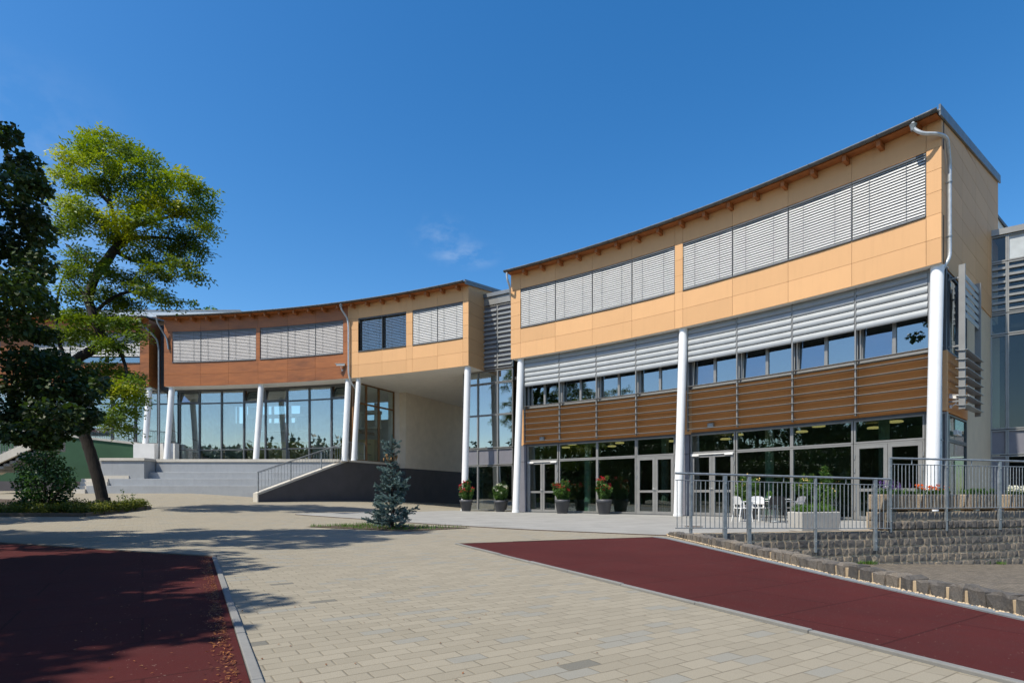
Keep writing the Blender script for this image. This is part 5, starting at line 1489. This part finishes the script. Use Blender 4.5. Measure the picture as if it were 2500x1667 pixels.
bl = [((x, y, z + rnd.uniform(.05, .26)), (rnd.uniform(.10, .22), rnd.uniform(.10, .22), rnd.uniform(.07, .2)), rnd.uniform(.1, .95)) for x, y, z in Pn]
Pq, U, V, T = blobs_leaves(bl, 190, .06, .04, -.2, .4, .2, .22)
tag(cards('ground_cover', Pq, U, V, T, lf_cover), 'yellow green low plants filling the front of the planted bed', 'ground cover', kind='stuff')
# a few taller stalks at the right end of the bed
mb = MB(); bl = []
for x, y, h in ((800, 408, .6), (818, 408, .35), (860, 408, .45), (770, 410, .35), (880, 410, .2)):
    p = gp(x * .3743, 1080 + y * .3743); q = p + Vector((rnd.uniform(-.05, .05), 0, h)); mb.tube([p, q], .008, 5); bl += [(q, (.12, .1, .07), .5), (p.lerp(q, .6), (.1, .1, .08), .4)]
ws = empty('weed', gp(300, 1232), 'sparse thin stalks at the right tip of the planted bed', 'plant'); mb.build('stem', m_stem, ws)
Pq, U, V, T = blobs_leaves(bl, 120, .07, .04); cards('leaves', Pq, U, V, T, lf_shrub, ws)
SZ = 19.6; sb = D(104, 1163, SZ); sb.z = g(sb.x, sb.y)
SH = empty('shrub', sb, 'dark dense shrub in front of the green wall', 'shrub'); mb = MB(); bl = []
for x, y, rx, ry, tn in ((100, 1055, 50, 26, .3), (70, 1075, 42, 26, .35), (135, 1085, 44, 28, .3), (95, 1100, 56, 30, .25), (60, 1110, 36, 26, .35), (150, 1115, 34, 24, .35), (80, 1135, 48, 24, .5), (130, 1138, 46, 24, .35), (105, 1035, 34, 16, .3), (60, 1050, 24, 16, .3), (165, 1105, 16, 12, .4), (62, 1140, 24, 20, .7)):
    for k in range(2): c = D(x + rnd.uniform(-6, 6) * k, y + rnd.uniform(-5, 5) * k, SZ + rnd.uniform(-.6, .6)); s_ = SZ / FPX * 1.063; bl.append((c, (rx * s_ * .8, rx * s_ * .75, ry * s_ * .8), tn)); limb(mb, [sb, sb.lerp(c, .5) + Vector((0, 0, .1)), c], .025, .008, 5)
mb.build('stem', m_twig, SH); Pq, U, V, T = blobs_leaves(bl, 85, .11, .065, .3, .5, .15, .28); cards('foliage', Pq, U, V, T, lf_shrub, SH)

# ------------------------------------------------------------------ blue spruce in its square of soil
sq = [gp(745, 1286), gp(1000, 1297), gp(1152, 1288.5), gp(905, 1280)]
strip('spruce_bed', m_soil, resample([sq[0], sq[1]], 8), resample([sq[3], sq[2]], 8), .014, 8)
SPB = gp(957, 1291); SPB.z += .01; H_ = 2.42
SP = empty('blue_spruce', SPB, 'young blue spruce with a tuft of brown cones near its tip', 'tree')
mb = MB(); limb(mb, [SPB, SPB + Vector((.02, 0, .6)), SPB + Vector((-.015, .01, 1.3)), SPB + Vector((0, 0, 1.95)), SPB + Vector((.005, 0, H_))], .055, .006, 8)
Ps, Us, Vs, Ts = [], [], [], []
def brush(a, b, tone, rn=.030):
    """a twig bristling with needles"""
    a = np.array(a); b = np.array(b); L = np.linalg.norm(b - a); n = int(L * 520) + 14
    t = nrng.random((n, 1)); ax = (b - a) / max(L, 1e-6)
    d = unit(np.cross(nrng.normal(size=(n, 3)), ax)); d = unit(d + ax * .75)
    ln = rn * (.75 + .5 * nrng.random((n, 1)))
    Ps.append(a + (b - a) * t + d * ln * .5); Us.append(d * ln * .5); Vs.append(unit(np.cross(d, nrng.normal(size=(n, 3)))) * .0055); Ts.append(tone + nrng.normal(size=n) * .18)
zs_ = []
z = .07
while z < 2.2:
    for k in range(5 if z < 1.35 else 3): zs_.append(z + rnd.uniform(-.06, .06))
    z += .098
ang_ = 0.0
for z in zs_:
    f = max(.02, 1 - z / 2.42); ang_ += 2.4 + rnd.uniform(-.4, .4); a = ang_
    L = (.11 + .56 * f ** .9) * rnd.uniform(.55, 1.08)
    if 1.42 < z < 1.83: L *= .50
    elif z > 1.83: L = .24 * rnd.uniform(.8, 1.15)
    if z < .55: L *= 1.05
    p0 = SPB + Vector((0, 0, z)); up = rnd.uniform(-.12, .40) + .30 * (z / 2.4)
    dirv = Vector((math.cos(a), math.sin(a), up)).normalized(); tip = p0 + dirv * L + Vector((0, 0, .14 * L)); midp = p0.lerp(tip, .55) - Vector((0, 0, .07 * L))
    mb.tube([p0, midp, tip], [.010, .008, .004], 5)
    tone = rnd.uniform(.3, .8)
    brush(midp, tip, tone + .1, .034); brush(p0.lerp(midp, .45), midp, tone - .25, .028)
    for j in range(max(2, int(L / .060))):
        u = .28 + .70 * rnd.random(); q = p0.lerp(midp, u / .55) if u < .55 else midp.lerp(tip, (u - .55) / .45)
        b = a + rnd.choice((-1, 1)) * rnd.uniform(.4, 1.1); l2 = L * (1.1 - u) * rnd.uniform(.35, .65) + .045
        e = q + Vector((math.cos(b), math.sin(b), rnd.uniform(-.25, .75))) * l2
        brush(q, e, tone + rnd.uniform(-.15, .3), .034)
for k in range(10): brush(SPB + Vector((0, 0, 1.80 + k * .055)), SPB + Vector((0, 0, 1.90 + k * .055)), .6, .034)
mb.build('trunk', m_bark, SP)
cards('foliage', np.concatenate(Ps), np.concatenate(Us), np.concatenate(Vs), np.concatenate(Ts), lf_spruce, SP)
m_cone = plain('spruce_cone', (.30, .165, .06), .8)
for k in range(16):
    a = rnd.uniform(0, 6.28); r = rnd.uniform(.05, .22); c = SPB + Vector((math.cos(a) * r, math.sin(a) * r, 1.86 + rnd.uniform(-.05, .05)))
    m = MB(); m.lathe([(.006, 0), (.018, -.02), (.020, -.05), (.012, -.085), (.003, -.10)], c, 8); m.build('cone', m_cone, SP)
# grass round the spruce
def blades(pts, h, w, tone, name, mat, label, cat, lean=.5):
    n = len(pts); P = np.array(pts); hh = h * (.45 + .9 * nrng.random((n, 1))); d = unit(np.concatenate([nrng.normal(size=(n, 2)) * lean, np.ones((n, 1))], 1))
    U = d * hh * .5; V = unit(np.cross(d, nrng.normal(size=(n, 3)))) * w
    return tag(cards(name, P + U, U, V, tone + nrng.normal(size=n) * .25, mat), label, cat, kind='stuff')
pts = []
for i in range(2600):
    u, v = rnd.random(), rnd.random(); a = sq[0].lerp(sq[1], u); b = sq[3].lerp(sq[2], u); p = a.lerp(b, v)
    if nrng.random() < .35 + .65 * (math.sin(p.x * 7) * math.cos(p.y * 5) > -.1) * (1.2 - u): pts.append((p.x, p.y, g(p.x, p.y) + .012))
blades(pts, .085, .006, .5, 'grass', lf_grass, 'tufts of green grass and weeds growing round the blue spruce', 'grass')
pts = []
for x, y in ((2078, 1370), (2095, 1371), (2110, 1371), (2125, 1368), (2340, 1366), (2370, 1365), (2405, 1364), (2440, 1362)):
    for k in range(60):
        q = px_at(x + rnd.uniform(-9, 9), y, 13.2 if x < 2200 else 14.3); pts.append((q.x, q.y + rnd.uniform(-.12, .03), gy(q.x, q.y)))
blades(pts, .10, .006, .5, 'weeds', lf_grass, 'small green weeds along the foot of the basalt wall', 'weeds')
# dry orange needles swept against the edging of the dark red patch
pts = []; Us = []
n = 2300; P = np.zeros((n, 3)); 
e0, e1 = Vector((-4.12, 7.82)), Vector((-1.19, 2.58))
for i in range(n):
    t = rnd.uniform(-.02, 1.25); p = e0.lerp(e1, t); off = abs(rnd.gauss(0, .05)) if rnd.random() < .9 else rnd.uniform(0, .8)
    if rnd.random() < .12: t2 = rnd.random(); p = Vector((-14.5, 12.6)).lerp(e0, .4 + .6 * t2); P[i] = (p.x, p.y - off * .6 - .03, .016); continue
    P[i] = (p.x - off * .87 - .045, p.y - off * .49, .016 + rnd.uniform(0, .008))
U = unit(np.concatenate([nrng.normal(size=(n, 2)), nrng.normal(size=(n, 1)) * .15], 1)) * .010; V = unit(np.cross(U, np.array([0, 0, 1.]) + nrng.normal(size=(n, 3)) * .3)) * .0035
lf_dry = leafmat('dry_needle', (.12, .042, .012), (.30, .11, .025), (.2, .08, .02), .1)
tag(cards('needle_litter', P, U, V, nrng.random(n), lf_dry), 'orange brown dry litter swept along the edge of the left red surface', 'leaf litter', kind='stuff')
# stray litter on the pavers
n = 110; P = np.zeros((n, 3))
for i in range(n):
    y = 2.5 + 14 * rnd.random() ** 1.5; x = rnd.uniform(-.55, .25) * y; P[i] = (x, y, g(x, y) + .006)
U = unit(np.concatenate([nrng.normal(size=(n, 2)), nrng.normal(size=(n, 1)) * .2], 1)) * .008; V = unit(np.cross(U, np.array([0, 0, 1.]))) * .006
tag(cards('leaf_litter', P, U, V, nrng.random(n) * .5, lf_dry), 'stray bits of dry leaf scattered over the beige pavers', 'leaf litter', kind='stuff')

# ------------------------------------------------------------------ potted oleanders
def potted(px, py, Z, pot_r, pot_h, bush_r, bush_h, petals, label, group, seed, dark=False):
    c = px_at(px, 1210, Z); z0 = .012 + (g(c.x, c.y) if c.x < -1 else 0); c.z = z0
    R = empty('potted_oleander', c, label, 'potted plant', group)
    m = MB(); m.lathe([(pot_r * .66, 0), (pot_r * .70, .02), (pot_r * .95, pot_h * .78), (pot_r * 1.0, pot_h * .80), (pot_r * 1.02, pot_h), (pot_r * .93, pot_h), (pot_r * .90, pot_h * .90), (.02, pot_h * .88)], c, 28)
    m.build('pot', m_pot, R)
    m = MB(); bl = []; fl = []
    for k in range(22):
        a = rnd.uniform(0, 6.28); r = bush_r * math.sqrt(rnd.random()); zt = c.z + pot_h + bush_h * rnd.uniform(.45, 1.0) * (1 - .25 * (r / bush_r) ** 2)
        q = Vector((c.x + r * math.cos(a), c.y + r * math.sin(a), zt)); b0 = c + Vector((0, 0, pot_h * .88)); md = Vector((b0.x + (q.x - b0.x) * .8, b0.y + (q.y - b0.y) * .8, b0.z + (q.z - b0.z) * .5)); m.tube([b0, md, q], [.010, .008, .005], 5)
        for t in (.25, .5, .75, 1.0):
            p = b0.lerp(md, t) if rnd.random() < .45 else md.lerp(q, t); r_ = rnd.uniform(.06, .13); bl.append((p, (r_, r_, r_ * 1.2), rnd.uniform(.1, .9)))
        if petals and rnd.random() < .75: fl.append(q + Vector((0, 0, .03)))
    m.build('stem', m_stem, R)
    Pq, U, V, T = blobs_leaves(bl, 480, .15, .034, -.55, .3, .15, .25); cards('foliage', Pq, U, V, T, lf_olea, R)
    if fl:
        P = []; 
        for q in fl:
            for k in range(rnd.randint(8, 18) if petals is not pt_yel else rnd.randint(0, 4)): P.append((q.x + rnd.gauss(0, .045), q.y + rnd.gauss(0, .045), q.z + rnd.gauss(0, .035)))
        P = np.array(P); P = np.repeat(P, 3, axis=0); U, V = rand_frames(len(P)); tag(cards('blossom', P + U * .012, U * .026, V * .022, nrng.random(len(P)), petals, R), kind='stuff')
    return R
GO = 'potted oleanders along the glass front'
potted(1138, 1246, 30.4, .345, .60, .40, .98, pt_red, 'pot with red and pink flowers beside the leftmost column of the passage', GO, 1)
potted(1221.5, 1248, 30.1, .33, .60, .36, .88, pt_white, 'pot with whitish pink flowers in front of the glass link', GO, 2)
potted(1373, 1254, 27.2, .36, .66, .42, .98, pt_red, 'pot with bright red flowers right of the first double door', GO, 3)
potted(1475, 1256, 26.0, .36, .68, .38, 1.08, pt_red, 'pot with few dull red buds in front of the middle glass panel', GO, 4)
potted(1828, 1266, 20.6, .33, .52, .50, 1.25, pt_yel, 'pot with pale yellow flowers behind the white cafe chairs', 'potted oleanders on the cafe terrace', 5)
potted(1990, 1266, 19.2, .33, .52, .60, 1.40, pt_yel, 'taller yellow flowered pot plant behind the concrete planter', 'potted oleanders on the cafe terrace', 6)

# ------------------------------------------------------------------ cafe chairs, table and its little plant
def chair(mat, label, loc, rz, group='armchairs round the cafe table'):
    R = empty('armchair', (0, 0, 0), label, 'chair', group)
    def rr(mb, w, d, z0, z1, cx=0, cy=0, rc=.08, n=5):
        ps = []
        for (sx_, sy_, a0) in ((1, 1, 0), (-1, 1, 90), (-1, -1, 180), (1, -1, 270)):
            for i in range(n): a = math.radians(a0 + 90 * i / (n - 1)); ps.append((cx + sx_ * (w / 2 - rc) + rc * math.cos(a), cy + sy_ * (d / 2 - rc) + rc * math.sin(a)))
        N = len(ps); mb.add([(x, y, z0) for x, y in ps] + [(x, y, z1) for x, y in ps], [tuple(reversed(range(N))), tuple(range(N, 2 * N))] + [(i, (i + 1) % N, N + (i + 1) % N, N + i) for i in range(N)])
    m = MB(); rr(m, .46, .44, .425, .455); m.build('seat', mat, R)
    m = MB(); n = 8; vs = []; fs = []                      # curved shell back, leaning
    for i in range(n + 1):
        u = i / n * 2 - 1; x = .225 * u; y0 = .19 - .05 * u * u; zt = .83 - .05 * u ** 4
        for (z, dy) in ((.56, .0), (zt, .075)): vs += [(x, y0 + dy, z), (x, y0 + dy + .018, z)]
    for i in range(n):
        o = 4 * i; q = o + 4; fs += [(o, q, q + 2, o + 2), (o + 1, o + 3, q + 3, q + 1), (o, o + 1, q + 1, q), (o + 2, q + 2, q + 3, o + 3)]
    fs += [(0, 2, 3, 1), (4 * n, 4 * n + 1, 4 * n + 3, 4 * n + 2)]
    m.add(vs, fs, False); m.build('backrest', mat, R)
    for s in (-1, 1):
        m = MB(); m.bar((s * .19, .17, .44), (s * .195, .20, .60), .035, .02); m.build('back_support', mat, R)
        m = MB(); m.tube([(s * .235, .19, .64), (s * .26, .05, .655), (s * .26, -.14, .65), (s * .235, -.19, .60), (s * .215, -.19, .44)], .016, 8); m.build('armrest', mat, R)
        m = MB(); m.tube([(s * .195, -.185, .43), (s * .22, -.22, .0)], [.020, .014], 8); m.build('leg', mat, R)
        m = MB(); m.tube([(s * .195, .185, .43), (s * .22, .26, .0)], [.020, .014], 8); m.build('leg', mat, R)
    R.location = loc; R.rotation_euler = (0, 0, rz); return R
ZC = .012
def fl_at(x, Z): return Vector(((x - CX) / FPX * Z, Z, ZC))
chair(m_chair, 'white armchair turned sideways, leftmost at the table', fl_at(1813, 18.7), math.radians(100))
chair(m_chair, 'white armchair facing the camera with its open back, left of the small plant', fl_at(1858, 19.1), math.radians(8))
chair(m_black, 'black armchair seen from behind, in front of the white table', fl_at(1893, 17.9), math.radians(172))
chair(m_chairg, 'grey armchair half hidden behind the concrete planter', fl_at(1942, 19.0), math.radians(-85))
tb = fl_at(1893, 18.7); TB = empty('cafe_table', tb, 'small square white cafe table on a single steel foot', 'table')
m = MB(); m.box((tb.x - .36, tb.y - .36, tb.z + .72), (tb.x + .36, tb.y + .36, tb.z + .745)); m.build('table_top', m_chair, TB, bevel=.008)
m = MB(); m.tube([tb + Vector((0, 0, .02)), tb + Vector((0, 0, .72))], .03, 12); m.build('pedestal', m_galv, TB)
m = MB(); m.lathe([(.25, 0), (.25, .012), (.05, .03)], tb, 24); m.build('foot', m_galv, TB)
pc = tb + Vector((-.24, -.1, .746)); PT = empty('table_plant', pc, 'tiny round green plant in a white cup on the cafe table', 'plant')
m = MB(); m.lathe([(.035, 0), (.048, .09), (.042, .09), (.03, .02)], pc, 16); m.build('cup', m_chair, PT)
Pq, U, V, T = blobs_leaves([(pc + Vector((0, 0, .17)), (.085, .085, .085), .7)], 3500, .035, .02, 0, .3, .4); cards('foliage', Pq, U, V, T, lf_grass, PT)

# ------------------------------------------------------------------ planters
def box_planter(name, c, e, Lx, Wy, h, mat, label, group, flute=False, taper=.02, feet=False):
    e3 = Vector((e.x, e.y, 0)).normalized(); n3 = Vector((e3.y, -e3.x, 0)); R = empty(name, c, label, 'planter', group); m = MB()
    z0 = .05 if feet else 0.0
    def ring(z, l, w): return [c + e3 * (sx_ * l / 2) + n3 * (sy_ * w / 2) + Vector((0, 0, z)) for sx_, sy_ in ((-1, -1), (1, -1), (1, 1), (-1, 1))]
    r0, r1 = ring(z0, Lx - taper * 2, Wy - taper * 2), ring(h, Lx, Wy); t = .045; r2, r3 = ring(h, Lx - 2 * t, Wy - 2 * t), ring(h - .05, Lx - 2 * t, Wy - 2 * t)
    vs = r0 + r1 + r2 + r3; fs = [(3, 2, 1, 0)]
    for k in range(3):
        for i in range(4): fs.append((k * 4 + i, k * 4 + (i + 1) % 4, k * 4 + 4 + (i + 1) % 4, k * 4 + 4 + i))
    fs.append((12, 13, 14, 15)); m.add(vs, fs); m.build('trough', mat, R, bevel=.02)
    if flute:
        m = MB(); n = int(Lx / .052)
        for i in range(n):
            x = -Lx / 2 + .06 + (Lx - .12) * (i + .5) / n; a = c + e3 * x + n3 * (Wy / 2 - taper - .002) + Vector((0, 0, z0 + .035)); b = c + e3 * x + n3 * (Wy / 2 - .002) + Vector((0, 0, h - .04)); m.tube([a, b], .015, 6)
        for i in range(int(Wy / .052)):
            y = -Wy / 2 + .06 + (Wy - .12) * (i + .5) / int(Wy / .052); a = c - e3 * (Lx / 2 - taper - .002) + n3 * y + Vector((0, 0, z0 + .035)); b = c - e3 * (Lx / 2 - .002) + n3 * y + Vector((0, 0, h - .04)); m.tube([a, b], .015, 6)
        m.build('ribbing', mat, R)
    if feet:
        for s in (-1, 1):
            m = MB(); p = c + e3 * (s * Lx * .32); m.bar(p - n3 * Wy * .35 + Vector((0, 0, .023)), p + n3 * Wy * .35 + Vector((0, 0, .023)), .10, .05); m.build('foot', mat, R)
    m = MB(); q = ring(h - .052, Lx - 2 * t - .01, Wy - 2 * t - .01); m.hexa([v - Vector((0, 0, .04)) for v in q] + [v + Vector((0, 0, .008)) for v in q]); m.build('soil', m_soil, R)
    return R, e3, n3
# big concrete trough on the terrace
e = Vector((.96, .29)); tc_ = Vector((6.95 + .36, 13.85, .012))
tc_ = px_at(1987, 1210, 13.6); tc_.z = .012
R, e3, n3 = box_planter('concrete_planter', tc_, e, 1.16, .46, .46, m_plant, 'pale concrete trough with soft green foliage behind the lower railing', None, taper=.03)
bl = [(tc_ + e3 * x + n3 * rnd.uniform(-.14, .14) + Vector((0, 0, .47 + rnd.uniform(0, .12))), (.11, .11, .10), rnd.uniform(.3, .95)) for x in [-.48 + .96 * i / 24 for i in range(25)]]
Pq, U, V, T = blobs_leaves(bl, 900, .05, .012, -.4, .3, .1, .25); cards('foliage', Pq, U, V, T, lf_grass, R)
# row of exposed aggregate troughs on the upper wall
GP = 'flower troughs on the upper wall'
defs = ((2179, 'violet', 'trough of violet lavender, first on the raised wall'), (2284, 'orange', 'trough of orange marigolds in front of the right column'), (2387, 'green', 'trough with low green leaves and no flowers'), (2492, 'white', 'trough of white petunias at the right edge of the photo'), (2604, 'green', None))
for x, kd, lb_ in defs:
    if lb_ is None: continue
    t = tpx([W[2], W[3], W[4], W[5], W[6]], x, -.30); p, e = along([W[2], W[3], W[4], W[5], W[6]], t); o = Vector((e.y, -e.x))
    c = Vector((p.x - o.x * .30, p.y - o.y * .30, .466))
    R, e3, n3 = box_planter('flower_trough', c, e, 1.08, .42, .42, m_aggr, lb_, GP, True, .015, True)
    bl = []; fl = []; sp = []
    for i in range(46):
        q = c + e3 * rnd.uniform(-.47, .47) + n3 * rnd.uniform(-.15, .15) + Vector((0, 0, .42 + rnd.uniform(0, .12))); bl.append((q, (.07, .07, .06), rnd.uniform(.1, .7))); fl.append(q + Vector((0, 0, .07)))
    Pq, U, V, T = blobs_leaves(bl, 700, .045, .018, -.3, .4, .2, .25); cards('foliage', Pq, U, V, T, lf_olea, R)
    P = []
    if kd == 'violet':
        for q in fl[:30]:
            hh = rnd.uniform(.06, .24)
            for k in range(16): P.append((q.x + rnd.gauss(0, .008), q.y + rnd.gauss(0, .008), q.z + hh * (k / 15) + .02))
        mt, sz = pt_vio, .013
    elif kd == 'orange':
        for q in fl[:24]:
            for k in range(26): P.append((q.x + rnd.gauss(0, .017), q.y + rnd.gauss(0, .017), q.z + .05 + rnd.gauss(0, .012)))
        mt, sz = pt_or, .017
    elif kd == 'white':
        for q in fl:
            for k in range(14): P.append((q.x + rnd.gauss(0, .03), q.y + rnd.gauss(0, .03), q.z + .02 + rnd.gauss(0, .025)))
        mt, sz = pt_white, .024
    if P: P = np.array(P); U, V = rand_frames(len(P)); cards('flower', P, U * sz, V * sz * .8, nrng.random(len(P)), mt, R)
# red petunias in boxes on the ramp railing far left
P = []; 
c = GL(gl_len - 5.3, -.05, 0); c.z = zg_(4.2) + .45; R = empty('flower_box', c, 'dark box of red flowers hung behind the ramp railing', 'planter')
m = MB(); m.box((c.x - .8, c.y + .12, c.z - .2), (c.x + .8, c.y + .4, c.z + .05)); m.build('trough', m_black, R)
P = np.array([(c.x + rnd.uniform(-.8, .8), c.y + rnd.uniform(.05, .4), c.z + rnd.uniform(.02, .35)) for i in range(420)]); U, V = rand_frames(len(P)); cards('flower', P, U * .05, V * .04, nrng.random(len(P)), pt_red, R)

# ------------------------------------------------------------------ small fittings on the walls
def bullet_camera(base, fwd, label, out):
    R = empty('security_camera', base, label, 'camera'); f = Vector(fwd).normalized(); o = Vector(out).normalized()
    m = MB(); m.tube([base, base + o * .05], .055, 14); m.tube([base + o * .04, base + o * .16 + Vector((0, 0, .10)), base + o * .16 + Vector((0, 0, .24))], .018, 8); m.build('bracket', m_white, R)
    h = base + o * .16 + Vector((0, 0, .29)); m = MB(); m.bar(h - f * .22, h + f * .26, .12, .10); m.build('housing', m_white, R)
    m = MB(); m.bar(h - f * .24 + Vector((0, 0, .065)), h + f * .34 + Vector((0, 0, .065)), .15, .016); m.build('sun_hood', m_white, R)
    m = MB(); m.tube([h + f * .262, h + f * .275], .04, 12); m.build('lens', m_black, R); return R
n_ = AF(29.1, 1, 0) - AF(29.1, 0, 0)
bullet_camera(AF(29.0, .003, 8.35), (-1, -.25, -.06), 'white bullet camera on the brown panel next to the tan wing', (n_.x, n_.y, 0))
bullet_camera(EW(1.05, .0, 3.62), (.6, -.75, -.2), 'small white camera under the sun shade at the right corner', (EW.m.x, EW.m.y, 0))
p = AF(28.95, -.35, Z_SOF + .004); R = empty('dome_camera', p, 'white dome camera under the soffit above the paired columns', 'camera')
m = MB(); m.lathe([(.09, 0), (.12, -.03), (.12, -.10), (.10, -.12)], p, 18); m.build('housing', m_white, R); m = MB(); m.lathe([(.09, -.12), (.075, -.18), (.02, -.21)], p, 18); m.build('dome', m_black, R)
for x, y, lb_ in ((1325, 1067, 'small grey floodlight low on the shaded panel near the narrow end of the bays'), (1737, 1033.5, 'small grey floodlight low on the shaded panel above the middle doors')):
    s = sx(x, DG + .05); p = AF(s, DG + .034, 3.72); o = AF(s, 1, 0) - AF(s, 0, 0); R = empty('floodlight', p, lb_, 'lamp', 'floodlights on the band below the windows')
    m = MB(); arcbox(m, s - .13, s + .13, DG + .05, DG + .16, 3.63, 3.83); m.build('housing', m_frame, R, bevel=.01)
    m = MB(); arcbox(m, s - .10, s + .10, DG + .161, DG + .166, 3.66, 3.80); m.build('lens', m_blade, R)
    m = MB(); arcbox(m, s - .05, s + .05, DG + .032, DG + .05, 3.68, 3.78); m.build('bracket', m_frame, R)
for t, z in ((1.9, 2.85),):
    p = EW(t, .0, z); R = empty('emergency_light', p, 'white box lamp on the corner glazing under the sun shade', 'lamp'); m = MB(); EW.box(m, t - .28, t + .28, -.02, .10, z - .06, z + .1); m.build('housing', m_white, R, bevel=.01)
    m = MB(); EW.box(m, t - .2, t + .2, .101, .106, z - .02, z + .06); m.build('lens', m_blade, R)
